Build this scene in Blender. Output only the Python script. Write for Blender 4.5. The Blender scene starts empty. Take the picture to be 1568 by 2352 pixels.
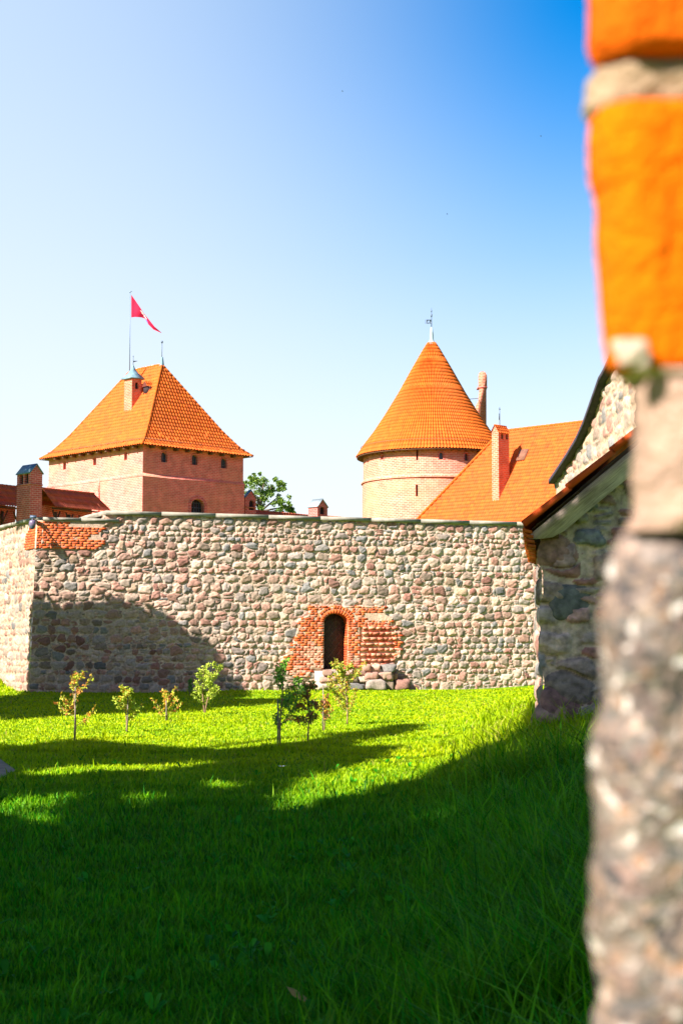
import bpy, math, random
import numpy as np
from mathutils import Vector, Matrix

random.seed(7)
RNG = np.random.default_rng(7)
SC = bpy.context.scene
COL = SC.collection
R = math.radians

# ---------------------------------------------------------------- camera
EYE = 1.5
FPX = 3535.0                     # focal length in survey pixels (frame 1568 x 2352)
PITCH = math.atan(309 / FPX)
CP, SP = math.cos(PITCH), math.sin(PITCH)
cam = bpy.data.objects.new('camera', bpy.data.cameras.new('camera'))
COL.objects.link(cam)
cam.location = (0, 0, EYE)
cam.rotation_euler = (math.pi / 2 + PITCH, 0, 0)
cam.data.sensor_fit = 'VERTICAL'
cam.data.sensor_height = 36
cam.data.lens = 36 * FPX / 2352
cam.data.clip_start = 0.05
cam.data.clip_end = 6000
cam.data.dof.use_dof = True
cam.data.dof.focus_distance = 45
cam.data.dof.aperture_fstop = 10
SC.camera = cam

# ---------------------------------------------------------------- light
SUN = Vector((-0.575, -0.525, 0.63)).normalized()      # towards the sun
sl = bpy.data.lights.new('sun', 'SUN')
sl.energy = 5.0
sl.angle = R(0.5)
sl.color = (1.0, 0.94, 0.88)
so = bpy.data.objects.new('sun', sl)
so.rotation_euler = (-SUN).to_track_quat('-Z', 'Y').to_euler()
COL.objects.link(so)

w = bpy.data.worlds.new('World')
SC.world = w
w.use_nodes = True
nt = w.node_tree
nt.nodes.clear()
N = nt.nodes.new
out = N('ShaderNodeOutputWorld')
bg = N('ShaderNodeBackground')
sky = N('ShaderNodeTexSky')
sky.sky_type = 'NISHITA'
sky.sun_disc = False
sky.sun_elevation = math.asin(SUN.z)
sky.sun_rotation = math.atan2(SUN.x, SUN.y)
sky.air_density = 1.0
sky.dust_density = 1.2
sky.ozone_density = 2.0
SKY_STRENGTH = 0.075
bg.inputs['Strength'].default_value = SKY_STRENGTH
# thin bright haze on the sunward side of the sky, deep polarised blue away from it
tc = N('ShaderNodeTexCoord')
def wdot(v):
    n = N('ShaderNodeVectorMath'); n.operation = 'DOT_PRODUCT'
    nt.links.new(tc.outputs['Generated'], n.inputs[0]); n.inputs[1].default_value = v
    return n.outputs['Value']
def wrange(sock, a, b, c, d, interp='SMOOTHSTEP'):
    n = N('ShaderNodeMapRange'); n.interpolation_type = interp
    nt.links.new(sock, n.inputs['Value'])
    for k, x in zip(('From Min', 'From Max', 'To Min', 'To Max'), (a, b, c, d)):
        n.inputs[k].default_value = x
    return n.outputs['Result']
hz = Vector((-0.38, 0.88, 0.28)).normalized()
haze_f = wrange(wdot(hz), 0.85, 1.01, 0.0, 0.85)
horiz_f = wrange(wdot((0, 0, 1)), 0.40, 0.04, 0.0, 0.97)
sat = N('ShaderNodeHueSaturation')
nt.links.new(sky.outputs[0], sat.inputs['Color'])
sat.inputs['Saturation'].default_value = 1.7
sat.inputs['Hue'].default_value = .503
sat.inputs['Value'].default_value = 0.8
mx1 = N('ShaderNodeMix'); mx1.data_type = 'RGBA'; mx1.blend_type = 'MIX'
nt.links.new(haze_f, mx1.inputs['Factor'])
nt.links.new(sat.outputs[0], mx1.inputs['A'])
mx1.inputs['B'].default_value = (2.6, 3.1, 3.7, 1)
mx2 = N('ShaderNodeMix'); mx2.data_type = 'RGBA'; mx2.blend_type = 'MIX'
nt.links.new(horiz_f, mx2.inputs['Factor'])
nt.links.new(mx1.outputs['Result'], mx2.inputs['A'])
mx2.inputs['B'].default_value = (3.35, 3.6, 3.8, 1)
# the clear sky is at its brightest over the castle and dims towards the zenith and the far side
front_f = wrange(wdot((0, .94, .34)), 0.45, 0.92, 0.88, 1.25)
scl = N('ShaderNodeVectorMath'); scl.operation = 'SCALE'
nt.links.new(mx2.outputs['Result'], scl.inputs[0]); nt.links.new(front_f, scl.inputs['Scale'])
nt.links.new(scl.outputs[0], bg.inputs['Color'])
nt.links.new(bg.outputs[0], out.inputs['Surface'])

SC.view_settings.view_transform = 'Standard'
SC.view_settings.look = 'None'
SC.view_settings.exposure = 1.65
SC.view_settings.gamma = 1.0
SC.cycles.max_bounces = 6
SC.cycles.transparent_max_bounces = 4
SC.cycles.use_denoising = True

# ---------------------------------------------------------------- survey helpers
def ray(u, v):
    a = (u - 784) / FPX; b = (1176 - v) / FPX
    return Vector((a, CP - SP * b, SP + CP * b))
def P(u, v, y):
    d = ray(u, v); return Vector((0, 0, EYE)) + d * (y / d.y)
def proj(p):
    x, y, z = p[0], p[1], p[2] - EYE
    f = y * CP + z * SP; h = -y * SP + z * CP
    return 784 + FPX * x / f, 1176 - FPX * h / f
def along(O, d, u):
    """distance along d from O until it is seen at column u"""
    lo = 0.0
    for _ in range(30):
        e = 1e-3
        f0 = proj(O + d * lo)[0] - u; f1 = proj(O + d * (lo + e))[0] - u
        lo -= f0 * e / (f1 - f0)
    return lo
def hit(u, v, O, n):
    d = ray(u, v); C = Vector((0, 0, EYE))
    return C + d * ((O - C).dot(n) / d.dot(n))
def sm(x):
    x = np.clip(x, 0, 1); return x * x * (3 - 2 * x)
def terr(x, y):
    x = np.asarray(x, float); y = np.asarray(y, float)
    far = 1 - 0.75 * sm((y - 28) / 22)
    z = 0.50 * sm((x - (-0.4 + 0.10 * (y - 8))) / 3.4) * far
    z += 0.95 * sm((-x - 10.5) / 2.2) * sm((y - 49.8) / 4)
    z += 0.03 * np.sin(x * 0.9 + 1.3) * np.sin(y * 0.35) * sm((60 - y) / 10)
    return z
def sn(x, y, f, s=0.0):
    """cheap smooth noise -1..1"""
    a = np.sin(x * f + s * 1.7 + 2.1 * np.sin(y * f * 0.63 + s)) * np.cos(y * f * 0.91 + s * 2.3 + 1.7 * np.sin(x * f * 0.57 - s))
    b = np.sin(x * f * 2.3 + 1.1 * s + 1.5 * np.cos(y * f * 1.9)) * np.sin(y * f * 2.1 - s * 0.7)
    return 0.65 * a + 0.35 * b

# ---------------------------------------------------------------- materials
def mat(name, color=(.5, .5, .5), rough=0.85, attr=None, nscale=8, namt=0.25, bump=0.15, bscale=60, spec=0.3, metal=0, detail=4, big=None, trans=0):
    m = bpy.data.materials.new(name); m.use_nodes = True
    t = m.node_tree; b = t.nodes['Principled BSDF']; L = t.links.new
    b.inputs['Roughness'].default_value = rough
    b.inputs['Specular IOR Level'].default_value = spec
    b.inputs['Metallic'].default_value = metal
    co = t.nodes.new('ShaderNodeTexCoord')
    if attr:
        a = t.nodes.new('ShaderNodeAttribute'); a.attribute_name = attr; src = a.outputs['Color']
    else:
        a = t.nodes.new('ShaderNodeRGB'); a.outputs[0].default_value = (*color, 1); src = a.outputs[0]
    def noise(scale, det):
        n = t.nodes.new('ShaderNodeTexNoise'); n.inputs['Scale'].default_value = scale; n.inputs['Detail'].default_value = det
        L(co.outputs['Object'], n.inputs['Vector']); return n.outputs['Fac']
    def mulby(src, fac, lo, hi):
        r = t.nodes.new('ShaderNodeMapRange'); L(fac, r.inputs['Value'])
        r.inputs['From Min'].default_value = .3; r.inputs['From Max'].default_value = .7
        r.inputs['To Min'].default_value = lo; r.inputs['To Max'].default_value = hi
        x = t.nodes.new('ShaderNodeVectorMath'); x.operation = 'SCALE'
        L(src, x.inputs[0]); L(r.outputs[0], x.inputs['Scale']); return x.outputs[0]
    src = mulby(src, noise(nscale, detail), 1 - namt, 1 + namt)
    if big:
        sc_, amt, c2 = big
        mx = t.nodes.new('ShaderNodeMix'); mx.data_type = 'RGBA'
        r = t.nodes.new('ShaderNodeMapRange'); L(noise(sc_, 5), r.inputs['Value'])
        r.inputs['From Min'].default_value = .45; r.inputs['From Max'].default_value = .68
        r.inputs['To Max'].default_value = amt
        L(r.outputs[0], mx.inputs['Factor']); L(src, mx.inputs['A']); mx.inputs['B'].default_value = (*c2, 1)
        src = mx.outputs['Result']
    L(src, b.inputs['Base Color'])
    if bump:
        bp = t.nodes.new('ShaderNodeBump'); bp.inputs['Strength'].default_value = bump; bp.inputs['Distance'].default_value = .02
        L(noise(bscale, 6), bp.inputs['Height']); L(bp.outputs[0], b.inputs['Normal'])
    if trans:
        tr = t.nodes.new('ShaderNodeBsdfTranslucent'); L(src, tr.inputs['Color'])
        ms = t.nodes.new('ShaderNodeMixShader'); ms.inputs[0].default_value = trans
        L(b.outputs[0], ms.inputs[1]); L(tr.outputs[0], ms.inputs[2])
        L(ms.outputs[0], t.nodes['Material Output'].inputs['Surface'])
    return m

def brickmat(name, c1, c2, mort, bw=.29, bh=.105, ms=.014, weather=None, wamt=.5):
    m = bpy.data.materials.new(name); m.use_nodes = True
    t = m.node_tree; b = t.nodes['Principled BSDF']; L = t.links.new
    b.inputs['Roughness'].default_value = .9; b.inputs['Specular IOR Level'].default_value = .2
    uv = t.nodes.new('ShaderNodeUVMap')
    br = t.nodes.new('ShaderNodeTexBrick')
    L(uv.outputs[0], br.inputs['Vector'])
    br.inputs['Scale'].default_value = 1; br.inputs['Brick Width'].default_value = bw
    br.inputs['Row Height'].default_value = bh; br.inputs['Mortar Size'].default_value = ms
    br.inputs['Mortar Smooth'].default_value = .25; br.inputs['Bias'].default_value = -.1
    br.offset = .5
    for k, c in (('Color1', c1), ('Color2', c2), ('Mortar', mort)):
        br.inputs[k].default_value = (*c, 1)
    def noise(scale, det=5):
        n = t.nodes.new('ShaderNodeTexNoise'); n.inputs['Scale'].default_value = scale; n.inputs['Detail'].default_value = det
        L(uv.outputs[0], n.inputs['Vector']); return n.outputs['Fac']
    def rng(f, a, bb, c, d):
        r = t.nodes.new('ShaderNodeMapRange'); L(f, r.inputs['Value'])
        for i, x in enumerate((a, bb, c, d)): r.inputs[i + 1].default_value = x
        return r.outputs[0]
    x = t.nodes.new('ShaderNodeVectorMath'); x.operation = 'SCALE'
    L(br.outputs['Color'], x.inputs[0]); L(rng(noise(2.2), .3, .7, .78, 1.2), x.inputs['Scale'])
    src = x.outputs[0]
    if weather:
        mx = t.nodes.new('ShaderNodeMix'); mx.data_type = 'RGBA'
        L(rng(noise(.35, 7), .45, .7, 0, wamt), mx.inputs['Factor']); L(src, mx.inputs['A']); mx.inputs['B'].default_value = (*weather, 1)
        src = mx.outputs['Result']
    L(src, b.inputs['Base Color'])
    bp = t.nodes.new('ShaderNodeBump'); bp.inputs['Strength'].default_value = .6; bp.inputs['Distance'].default_value = .02; bp.invert = True
    L(br.outputs['Fac'], bp.inputs['Height']); L(bp.outputs[0], b.inputs['Normal'])
    return m

MT = {}
MT['stone'] = mat('field_stone', attr='Col', nscale=14, namt=.28, bump=.5, bscale=30, rough=.9, detail=8, big=(.6, .35, (.30, .22, .15)))
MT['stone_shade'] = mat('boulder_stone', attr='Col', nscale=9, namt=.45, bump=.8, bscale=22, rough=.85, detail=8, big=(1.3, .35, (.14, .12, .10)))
MT['brickc'] = mat('old_brick', attr='Col', nscale=25, namt=.22, bump=.4, bscale=70, rough=.9, detail=5)
MT['mortar'] = mat('lime_mortar', (.48, .38, .28), nscale=12, namt=.25, bump=.5, bscale=50, rough=.95)
MT['coping'] = mat('coping_concrete', (.27, .24, .19), nscale=5, namt=.3, bump=.3, bscale=40, big=(1.2, .5, (.20, .18, .14)))
MT['brick_l'] = brickmat('tower_brick', (.72, .165, .125), (.62, .12, .09), (.70, .35, .28), weather=(.68, .29, .13), wamt=.4)
MT['brick_r'] = brickmat('round_tower_brick', (.64, .19, .11), (.54, .125, .075), (.70, .40, .31), weather=(.66, .31, .14), wamt=.5)
MT['brick_c'] = brickmat('chimney_brick', (.62, .11, .085), (.50, .08, .06), (.66, .34, .30))
MT['brick_o'] = brickmat('orange_brick', (.66, .15, .07), (.55, .11, .055), (.64, .34, .25))
MT['tile'] = mat('clay_tile', attr='Col', nscale=3, namt=.12, bump=.1, rough=.8, spec=.25, big=(.5, .3, (.42, .10, .02)))
MT['copper'] = mat('blue_grey_sheet', (.13, .22, .26), nscale=4, namt=.25, bump=.1, rough=.6, spec=.4)
MT['lead'] = mat('pale_lead', (.28, .34, .35), nscale=4, namt=.15, bump=.1, rough=.6, spec=.4)
MT['iron'] = mat('painted_iron', (.06, .09, .14), nscale=6, namt=.2, bump=.1, rough=.5, spec=.5)
MT['polepaint'] = mat('pole_paint', (.15, .20, .30), nscale=4, namt=.1, bump=0, rough=.5, spec=.5)
MT['slate'] = mat('slate_verge', (.045, .035, .045), nscale=6, namt=.3, bump=.2)
MT['dark'] = mat('dark_void', (.03, .018, .02), nscale=6, namt=.2, bump=0, rough=.9)
MT['glass'] = mat('old_glass', (.05, .07, .09), nscale=3, namt=.3, bump=.05, rough=.25, spec=.6)
MT['wood'] = mat('dark_timber', (.10, .05, .03), nscale=5, namt=.35, bump=.3, rough=.85)
MT['door'] = mat('weathered_door', (.045, .03, .033), nscale=9, namt=.3, bump=.3, rough=.8)
MT['doorst'] = mat('door_strip', (.10, .065, .062), nscale=9, namt=.3, bump=.3, rough=.6, spec=.5)
MT['soffit'] = mat('eave_soffit', (.20, .085, .05), nscale=5, namt=.3, bump=.2)
MT['white'] = mat('white_paint', (.8, .8, .8), nscale=5, namt=.05, bump=0, rough=.6)
MT['flagred'] = mat('flag_red', (.72, .015, .07), nscale=2, namt=.1, bump=0, rough=.8, trans=.45)
MT['flagwhite'] = mat('flag_white', (.85, .80, .78), nscale=2, namt=.1, bump=0, rough=.8, trans=.35)
MT['flagblue'] = mat('flag_blue', (.12, .10, .55), nscale=2, namt=.1, bump=0, rough=.8, trans=.35)
MT['bark'] = mat('bark', (.10, .075, .055), nscale=20, namt=.35, bump=.6, bscale=40)
MT['stemb'] = mat('sapling_bark', (.26, .15, .09), nscale=30, namt=.3, bump=.3, bscale=60)
MT['stake'] = mat('weathered_stake', (.20, .16, .12), nscale=30, namt=.35, bump=.3, bscale=60)
MT['leaf'] = mat('leaf', attr='Col', nscale=20, namt=.15, bump=0, rough=.55, spec=.35, trans=.35)
MT['blade'] = mat('grass_blade', attr='Col', nscale=12, namt=.15, bump=0, rough=.55, spec=.15, trans=.42)
MT['ground'] = mat('turf_soil', (.11, .22, .001), nscale=3.2, namt=.5, bump=.6, bscale=25, rough=1, spec=.1, detail=8)
MT['path'] = mat('dirt_path', (.36, .23, .13), nscale=6, namt=.3, bump=.5, bscale=30, rough=1, detail=8)
MT['lens'] = mat('dome_plastic', (.16, .12, .19), nscale=6, namt=.1, bump=0, rough=.2, spec=.6)

def plank_mat(name, c1, c2):
    m = bpy.data.materials.new(name); m.use_nodes = True
    t = m.node_tree; b = t.nodes['Principled BSDF']; L = t.links.new
    b.inputs['Roughness'].default_value = .85
    uv = t.nodes.new('ShaderNodeUVMap'); mp = t.nodes.new('ShaderNodeMapping')
    mp.inputs['Scale'].default_value = (.7, 14, 1); L(uv.outputs[0], mp.inputs[0])
    n = t.nodes.new('ShaderNodeTexNoise'); n.inputs['Scale'].default_value = 4; n.inputs['Detail'].default_value = 9; n.inputs['Distortion'].default_value = 1.2
    L(mp.outputs[0], n.inputs['Vector'])
    n2 = t.nodes.new('ShaderNodeTexNoise'); n2.inputs['Scale'].default_value = 2.2; n2.inputs['Detail'].default_value = 5
    L(uv.outputs[0], n2.inputs['Vector'])
    ad = t.nodes.new('ShaderNodeMath'); ad.operation = 'ADD'; L(n.outputs[0], ad.inputs[0]); L(n2.outputs[0], ad.inputs[1])
    cr = t.nodes.new('ShaderNodeMapRange'); L(ad.outputs[0], cr.inputs['Value']); cr.inputs['From Min'].default_value = .7; cr.inputs['From Max'].default_value = 1.3
    mx = t.nodes.new('ShaderNodeMix'); mx.data_type = 'RGBA'; L(cr.outputs[0], mx.inputs['Factor'])
    mx.inputs['A'].default_value = (*c1, 1); mx.inputs['B'].default_value = (*c2, 1)
    L(mx.outputs['Result'], b.inputs['Base Color'])
    bp = t.nodes.new('ShaderNodeBump'); bp.inputs['Strength'].default_value = .5; bp.inputs['Distance'].default_value = .01
    L(n.outputs[0], bp.inputs['Height']); L(bp.outputs[0], b.inputs['Normal'])
    return m
MT['plank'] = plank_mat('weathered_plank', (.22, .155, .14), (.66, .49, .42))

# ---------------------------------------------------------------- mesh building
class MB:
    def __init__(s):
        s.v = []; s.f = []; s.c = []; s.n = 0
    def add(s, verts, faces, col=None):
        verts = np.asarray(verts, float).reshape(-1, 3)
        s.v.append(verts); s.f.append((s.n, faces)); s.n += len(verts)
        c = np.empty((len(verts), 3)); c[:] = (1, 1, 1) if col is None else col
        s.c.append(c)
    def box(s, o, a, b, c, col=None, jit=0):
        """corner o, edge vectors a b c"""
        o, a, b, c = map(lambda q: np.array(q, float), (o, a, b, c))
        vs = [o + a * i + b * j + c * k for k in (0, 1) for j in (0, 1) for i in (0, 1)]
        vs = np.array(vs)
        if jit: vs += RNG.normal(0, jit, vs.shape)
        f = [(0, 1, 3, 2), (4, 6, 7, 5), (0, 4, 5, 1), (1, 5, 7, 3), (3, 7, 6, 2), (2, 6, 4, 0)]
        if np.dot(np.cross(a, b), c) < 0: f = [q[::-1] for q in f]
        f = [q[::-1] for q in f][::1]
        f = [q[::-1] for q in f]
        s.add(vs, f, col)
    def tube(s, pts, rads, n=8, col=None, cap=True):
        pts = [np.array(p, float) for p in pts]; vs = []; fs = []
        if not hasattr(rads, '__len__'): rads = [rads] * len(pts)
        for i, p in enumerate(pts):
            d = pts[min(i + 1, len(pts) - 1)] - pts[max(i - 1, 0)]
            d = d / (np.linalg.norm(d) + 1e-9)
            up = np.array([0, 0, 1.0]) if abs(d[2]) < .9 else np.array([1.0, 0, 0])
            x = np.cross(up, d); x /= np.linalg.norm(x); y = np.cross(d, x)
            for k in range(n):
                a = 2 * math.pi * k / n
                vs.append(p + (x * math.cos(a) + y * math.sin(a)) * rads[i])
        for i in range(len(pts) - 1):
            for k in range(n):
                fs.append((i * n + k, i * n + (k + 1) % n, (i + 1) * n + (k + 1) % n, (i + 1) * n + k))
        if cap:
            fs.append(tuple(range(n))[::-1]); fs.append(tuple((len(pts) - 1) * n + k for k in range(n)))
        s.add(vs, fs, col)
    def lathe(s, O, prof, n=12, col=None):
        vs = []; fs = []
        for r, z in prof:
            for k in range(n):
                a = 2 * math.pi * k / n
                vs.append((O[0] + r * math.cos(a), O[1] + r * math.sin(a), O[2] + z))
        for i in range(len(prof) - 1):
            for k in range(n):
                fs.append((i * n + k, i * n + (k + 1) % n, (i + 1) * n + (k + 1) % n, (i + 1) * n + k))
        s.add(vs, fs, col)
    def blob(s, c, r, seed=0, col=None, n=10, pw=.75, rough=.08):
        rg = np.random.default_rng(seed); ph = rg.uniform(0, 6.28, 6)
        vs = []; fs = []
        for i in range(n + 1):
            th = math.pi * i / n
            for k in range(2 * n):
                a = math.pi * k / n
                d = np.array([math.sin(th) * math.cos(a), math.sin(th) * math.sin(a), math.cos(th)])
                q = np.sign(d) * np.abs(d) ** pw
                q = q * (1 + rough * math.sin(3 * a + ph[0]) * math.sin(th) + rough * math.sin(2 * th + 2 * a + ph[1]) + rough * .6 * math.sin(5 * d[0] + ph[2]) * math.cos(4 * d[2] + ph[3]))
                vs.append(np.array(c) + q * np.array(r))
        m = 2 * n
        for i in range(n):
            for k in range(m):
                fs.append((i * m + k, (i + 1) * m + k, (i + 1) * m + (k + 1) % m, i * m + (k + 1) % m))
        s.add(vs, fs, col)
    def build(s, name, material, parent=None, smooth=False, uv=True):
        V = np.concatenate(s.v) if s.v else np.zeros((0, 3)); C = np.concatenate(s.c) if s.c else np.zeros((0, 3))
        loops = []; sizes = []
        for off, fs in s.f:
            if isinstance(fs, np.ndarray):
                loops.append((fs + off).ravel()); sizes.append(np.full(len(fs), fs.shape[1]))
            else:
                for q in fs:
                    loops.append(np.array(q) + off); sizes.append(np.array([len(q)]))
        loops = np.concatenate(loops).astype(np.int32); sizes = np.concatenate(sizes).astype(np.int32)
        return link_mesh(name, V, loops, sizes, C, material, parent, smooth, uv)

def link_mesh(name, V, loops, sizes, C, material, parent=None, smooth=False, uv=True):
    me = bpy.data.meshes.new(name)
    me.vertices.add(len(V)); me.vertices.foreach_set('co', V.astype(np.float32).ravel())
    me.loops.add(len(loops)); me.loops.foreach_set('vertex_index', loops)
    st = np.concatenate(([0], np.cumsum(sizes)[:-1])).astype(np.int32)
    me.polygons.add(len(sizes)); me.polygons.foreach_set('loop_start', st)
    me.update(calc_edges=True)
    if smooth: me.polygons.foreach_set('use_smooth', np.ones(len(sizes), bool))
    a = me.attributes.new('Col', 'FLOAT_COLOR', 'POINT')
    a.data.foreach_set('color', np.concatenate([C, np.ones((len(C), 1))], 1).astype(np.float32).ravel())
    if uv:
        nn = np.empty(len(sizes) * 3, np.float32); me.polygons.foreach_get('normal', nn); nn = nn.reshape(-1, 3)
        fn = np.repeat(nn, sizes, 0); p = V[loops]
        tx = np.stack([-fn[:, 1], fn[:, 0], 0 * fn[:, 0]], 1); ln = np.linalg.norm(tx, axis=1, keepdims=True)
        tx = tx / np.maximum(ln, 1e-6)
        u = (p * tx).sum(1); vv = p[:, 2].copy()
        flat = np.abs(fn[:, 2]) > .8; u[flat] = p[flat, 0]; vv[flat] = p[flat, 1]
        l = me.uv_layers.new(name='UVMap'); l.data.foreach_set('uv', np.stack([u, vv], 1).astype(np.float32).ravel())
    me.materials.append(material)
    me.validate()
    o = bpy.data.objects.new(name, me); COL.objects.link(o)
    if parent is not None:
        o.parent = parent
        o.matrix_parent_inverse = Matrix.Translation(-parent.location)
    return o

def thing(name, label, cat, loc, group=None):
    o = bpy.data.objects.new(name, None); COL.objects.link(o)
    o.empty_display_size = .2
    o.location = loc; o['label'] = label; o['category'] = cat
    if group: o['group'] = group
    return o
def structure(o, kind='structure'):
    o['kind'] = kind; return o

def grid_faces(ny, nx, mask=None, flip=False):
    j, i = np.meshgrid(np.arange(ny - 1), np.arange(nx - 1), indexing='ij')
    if mask is not None:
        k = mask[:-1, :-1]; j = j[k]; i = i[k]
    a = j * nx + i
    q = np.stack([a, a + 1, a + 1 + nx, a + nx], -1).reshape(-1, 4)
    return q[:, ::-1] if flip else q

# ---------------------------------------------------------------- fieldstone masonry as relief
PAL = .86 * np.array((1.0, .97, .99)) * np.array([(.50, .27, .20), (.38, .31, .25), (.50, .34, .22), (.22, .21, .19), (.38, .18, .13), (.56, .44, .33),
                (.46, .26, .18), (.36, .29, .24), (.55, .33, .24), (.30, .22, .16), (.52, .38, .28), (.58, .42, .30), (.42, .22, .16)])
def stonefield(L, H, res, seed, ch=.25, prot=.09, asp=(.95, 1.75), mortar=(.53, .385, .285), keep=None, pal=PAL, joint=.86, big=.07):
    rg = np.random.default_rng(seed)
    nx = int(L / res) + 1; ny = int(H / res) + 1
    X, Y = np.meshgrid(np.linspace(0, L, nx), np.linspace(0, H, ny))
    Hh = .012 * sn(X, Y, 9, seed) + .012 * sn(X, Y, 31, seed + 3)
    Cc = np.empty((ny, nx, 3)); Cc[:] = mortar
    Cc *= (1 + .12 * sn(X, Y, 5, seed + 1) + .08 * sn(X, Y, 23, seed + 2))[..., None]
    dx = L / (nx - 1); dy = H / (ny - 1)
    def stamp(cx, cy, a, b, prot, col, force=False):
        if keep is not None and not keep(cx, cy): return
        ext = 1.25
        i0 = max(0, int((cx - a * ext) / dx)); i1 = min(nx, int((cx + a * ext) / dx) + 2)
        j0 = max(0, int((cy - b * ext) / dy)); j1 = min(ny, int((cy + b * ext) / dy) + 2)
        if i1 <= i0 or j1 <= j0: return
        x = X[j0:j1, i0:i1] - cx; y = Y[j0:j1, i0:i1] - cy
        th = rg.normal(0, .13); c, s_ = math.cos(th), math.sin(th)
        x, y = (x * c + y * s_) / a, (-x * s_ + y * c) / b
        ang = np.arctan2(y, x); p = rg.uniform(2.1, 4.5)
        r = (np.abs(x) ** p + np.abs(y) ** p) ** (1 / p)
        r = r * (1 + 1.0 * rg.uniform(.03, .13) * np.sin(2 * ang + rg.uniform(0, 6.3)) + rg.uniform(.03, .13) * np.sin(3 * ang + rg.uniform(0, 6.3)) + .05 * np.sin(5 * ang + rg.uniform(0, 6.3)))
        q = rg.uniform(2.0, 4.5)
        h = prot * np.clip(1 - np.clip(r, 0, 1) ** q, 0, 1) ** rg.uniform(.35, .75)
        h = h * (1 + rg.normal(0, .16) * x + rg.normal(0, .16) * y) + .014 * sn(x * 3, y * 3, 1, rg.uniform(0, 9)) * (r < .9)
        m = (r < 1) & (h > Hh[j0:j1, i0:i1] * .6)
        if force:
            m = r < 1; rim = (r >= 1) & (r < 1.14); Hh[j0:j1, i0:i1][rim] = .004; Cc[j0:j1, i0:i1][rim] = np.array(mortar) * .95
        Hs = Hh[j0:j1, i0:i1]; Hs[m] = h[m]
        tone = 1 + .12 * sn(x, y, 2.3, rg.uniform(0, 9))
        Cs = Cc[j0:j1, i0:i1]; Cs[m] = (np.array(col) * tone[..., None])[m]
    y = -.1
    while y < H:
        h = ch * rg.uniform(.66, 1.38)
        x = -rg.uniform(0, h); wob = rg.uniform(0, 9)
        while x < L:
            wd = h * rg.uniform(*asp)
            k = rg.random()
            col = pal[rg.integers(len(pal))] * rg.uniform(.58, 1.25)
            cy = y + h / 2 + .10 * ch * math.sin(x * 1.1 + wob) + .06 * ch * math.sin(x * 3.3 + wob * 2)
            if k < .17:
                n = 2 if rg.random() < .7 else 3
                for t in range(n):
                    col = pal[rg.integers(len(pal))] * rg.uniform(.8, 1.1)
                    stamp(x + wd / 2 + rg.normal(0, .02), cy - h / 2 + h * (t + .5) / n, wd / 2 * joint * rg.uniform(.75, 1), h / 2 / n * joint, prot * .55, col)
            else:
                f = rg.uniform(.80, 1.0) * joint * 1.06
                stamp(x + wd / 2, cy, wd / 2 * f, h / 2 * joint * rg.uniform(.86, 1.08), prot * rg.uniform(.65, 1.15), col)
            x += wd
        y += h
    for _ in range(int(L * H / (ch * ch) * big)):
        stamp(rg.uniform(0, L), rg.uniform(0, H), ch * rg.uniform(.62, 1.0), ch * rg.uniform(.45, .68), prot * rg.uniform(.8, 1.1), pal[rg.integers(len(pal))] * rg.uniform(.6, 1.2), True)
    for _ in range(int(L * H / (ch * ch) * 2.2)):       # small chips pressed into the joints
        cx, cy = rg.uniform(0, L), rg.uniform(0, H)
        i = min(nx - 1, int(cx / dx)); j = min(ny - 1, int(cy / dy))
        if Hh[j, i] < .02:
            stamp(cx, cy, ch * rg.uniform(.10, .24), ch * rg.uniform(.05, .11), prot * .42, pal[rg.integers(len(pal))] * rg.uniform(.75, 1.1))
    return X, Y, Hh, np.clip(Cc, .01, .95)

def relief(name, X, Y, Hh, Cc, pos, nrm, material, parent, mask=None, flip=False):
    """pos(X,Y)->(ny,nx,3)"""
    V = pos(X, Y) + Hh[..., None] * np.array(nrm)
    ny, nx = X.shape
    F = grid_faces(ny, nx, mask, flip)
    return link_mesh(name, V.reshape(-1, 3), F.ravel().astype(np.int32), np.full(len(F), 4, np.int32), Cc.reshape(-1, 3), material, parent, True, False)

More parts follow.
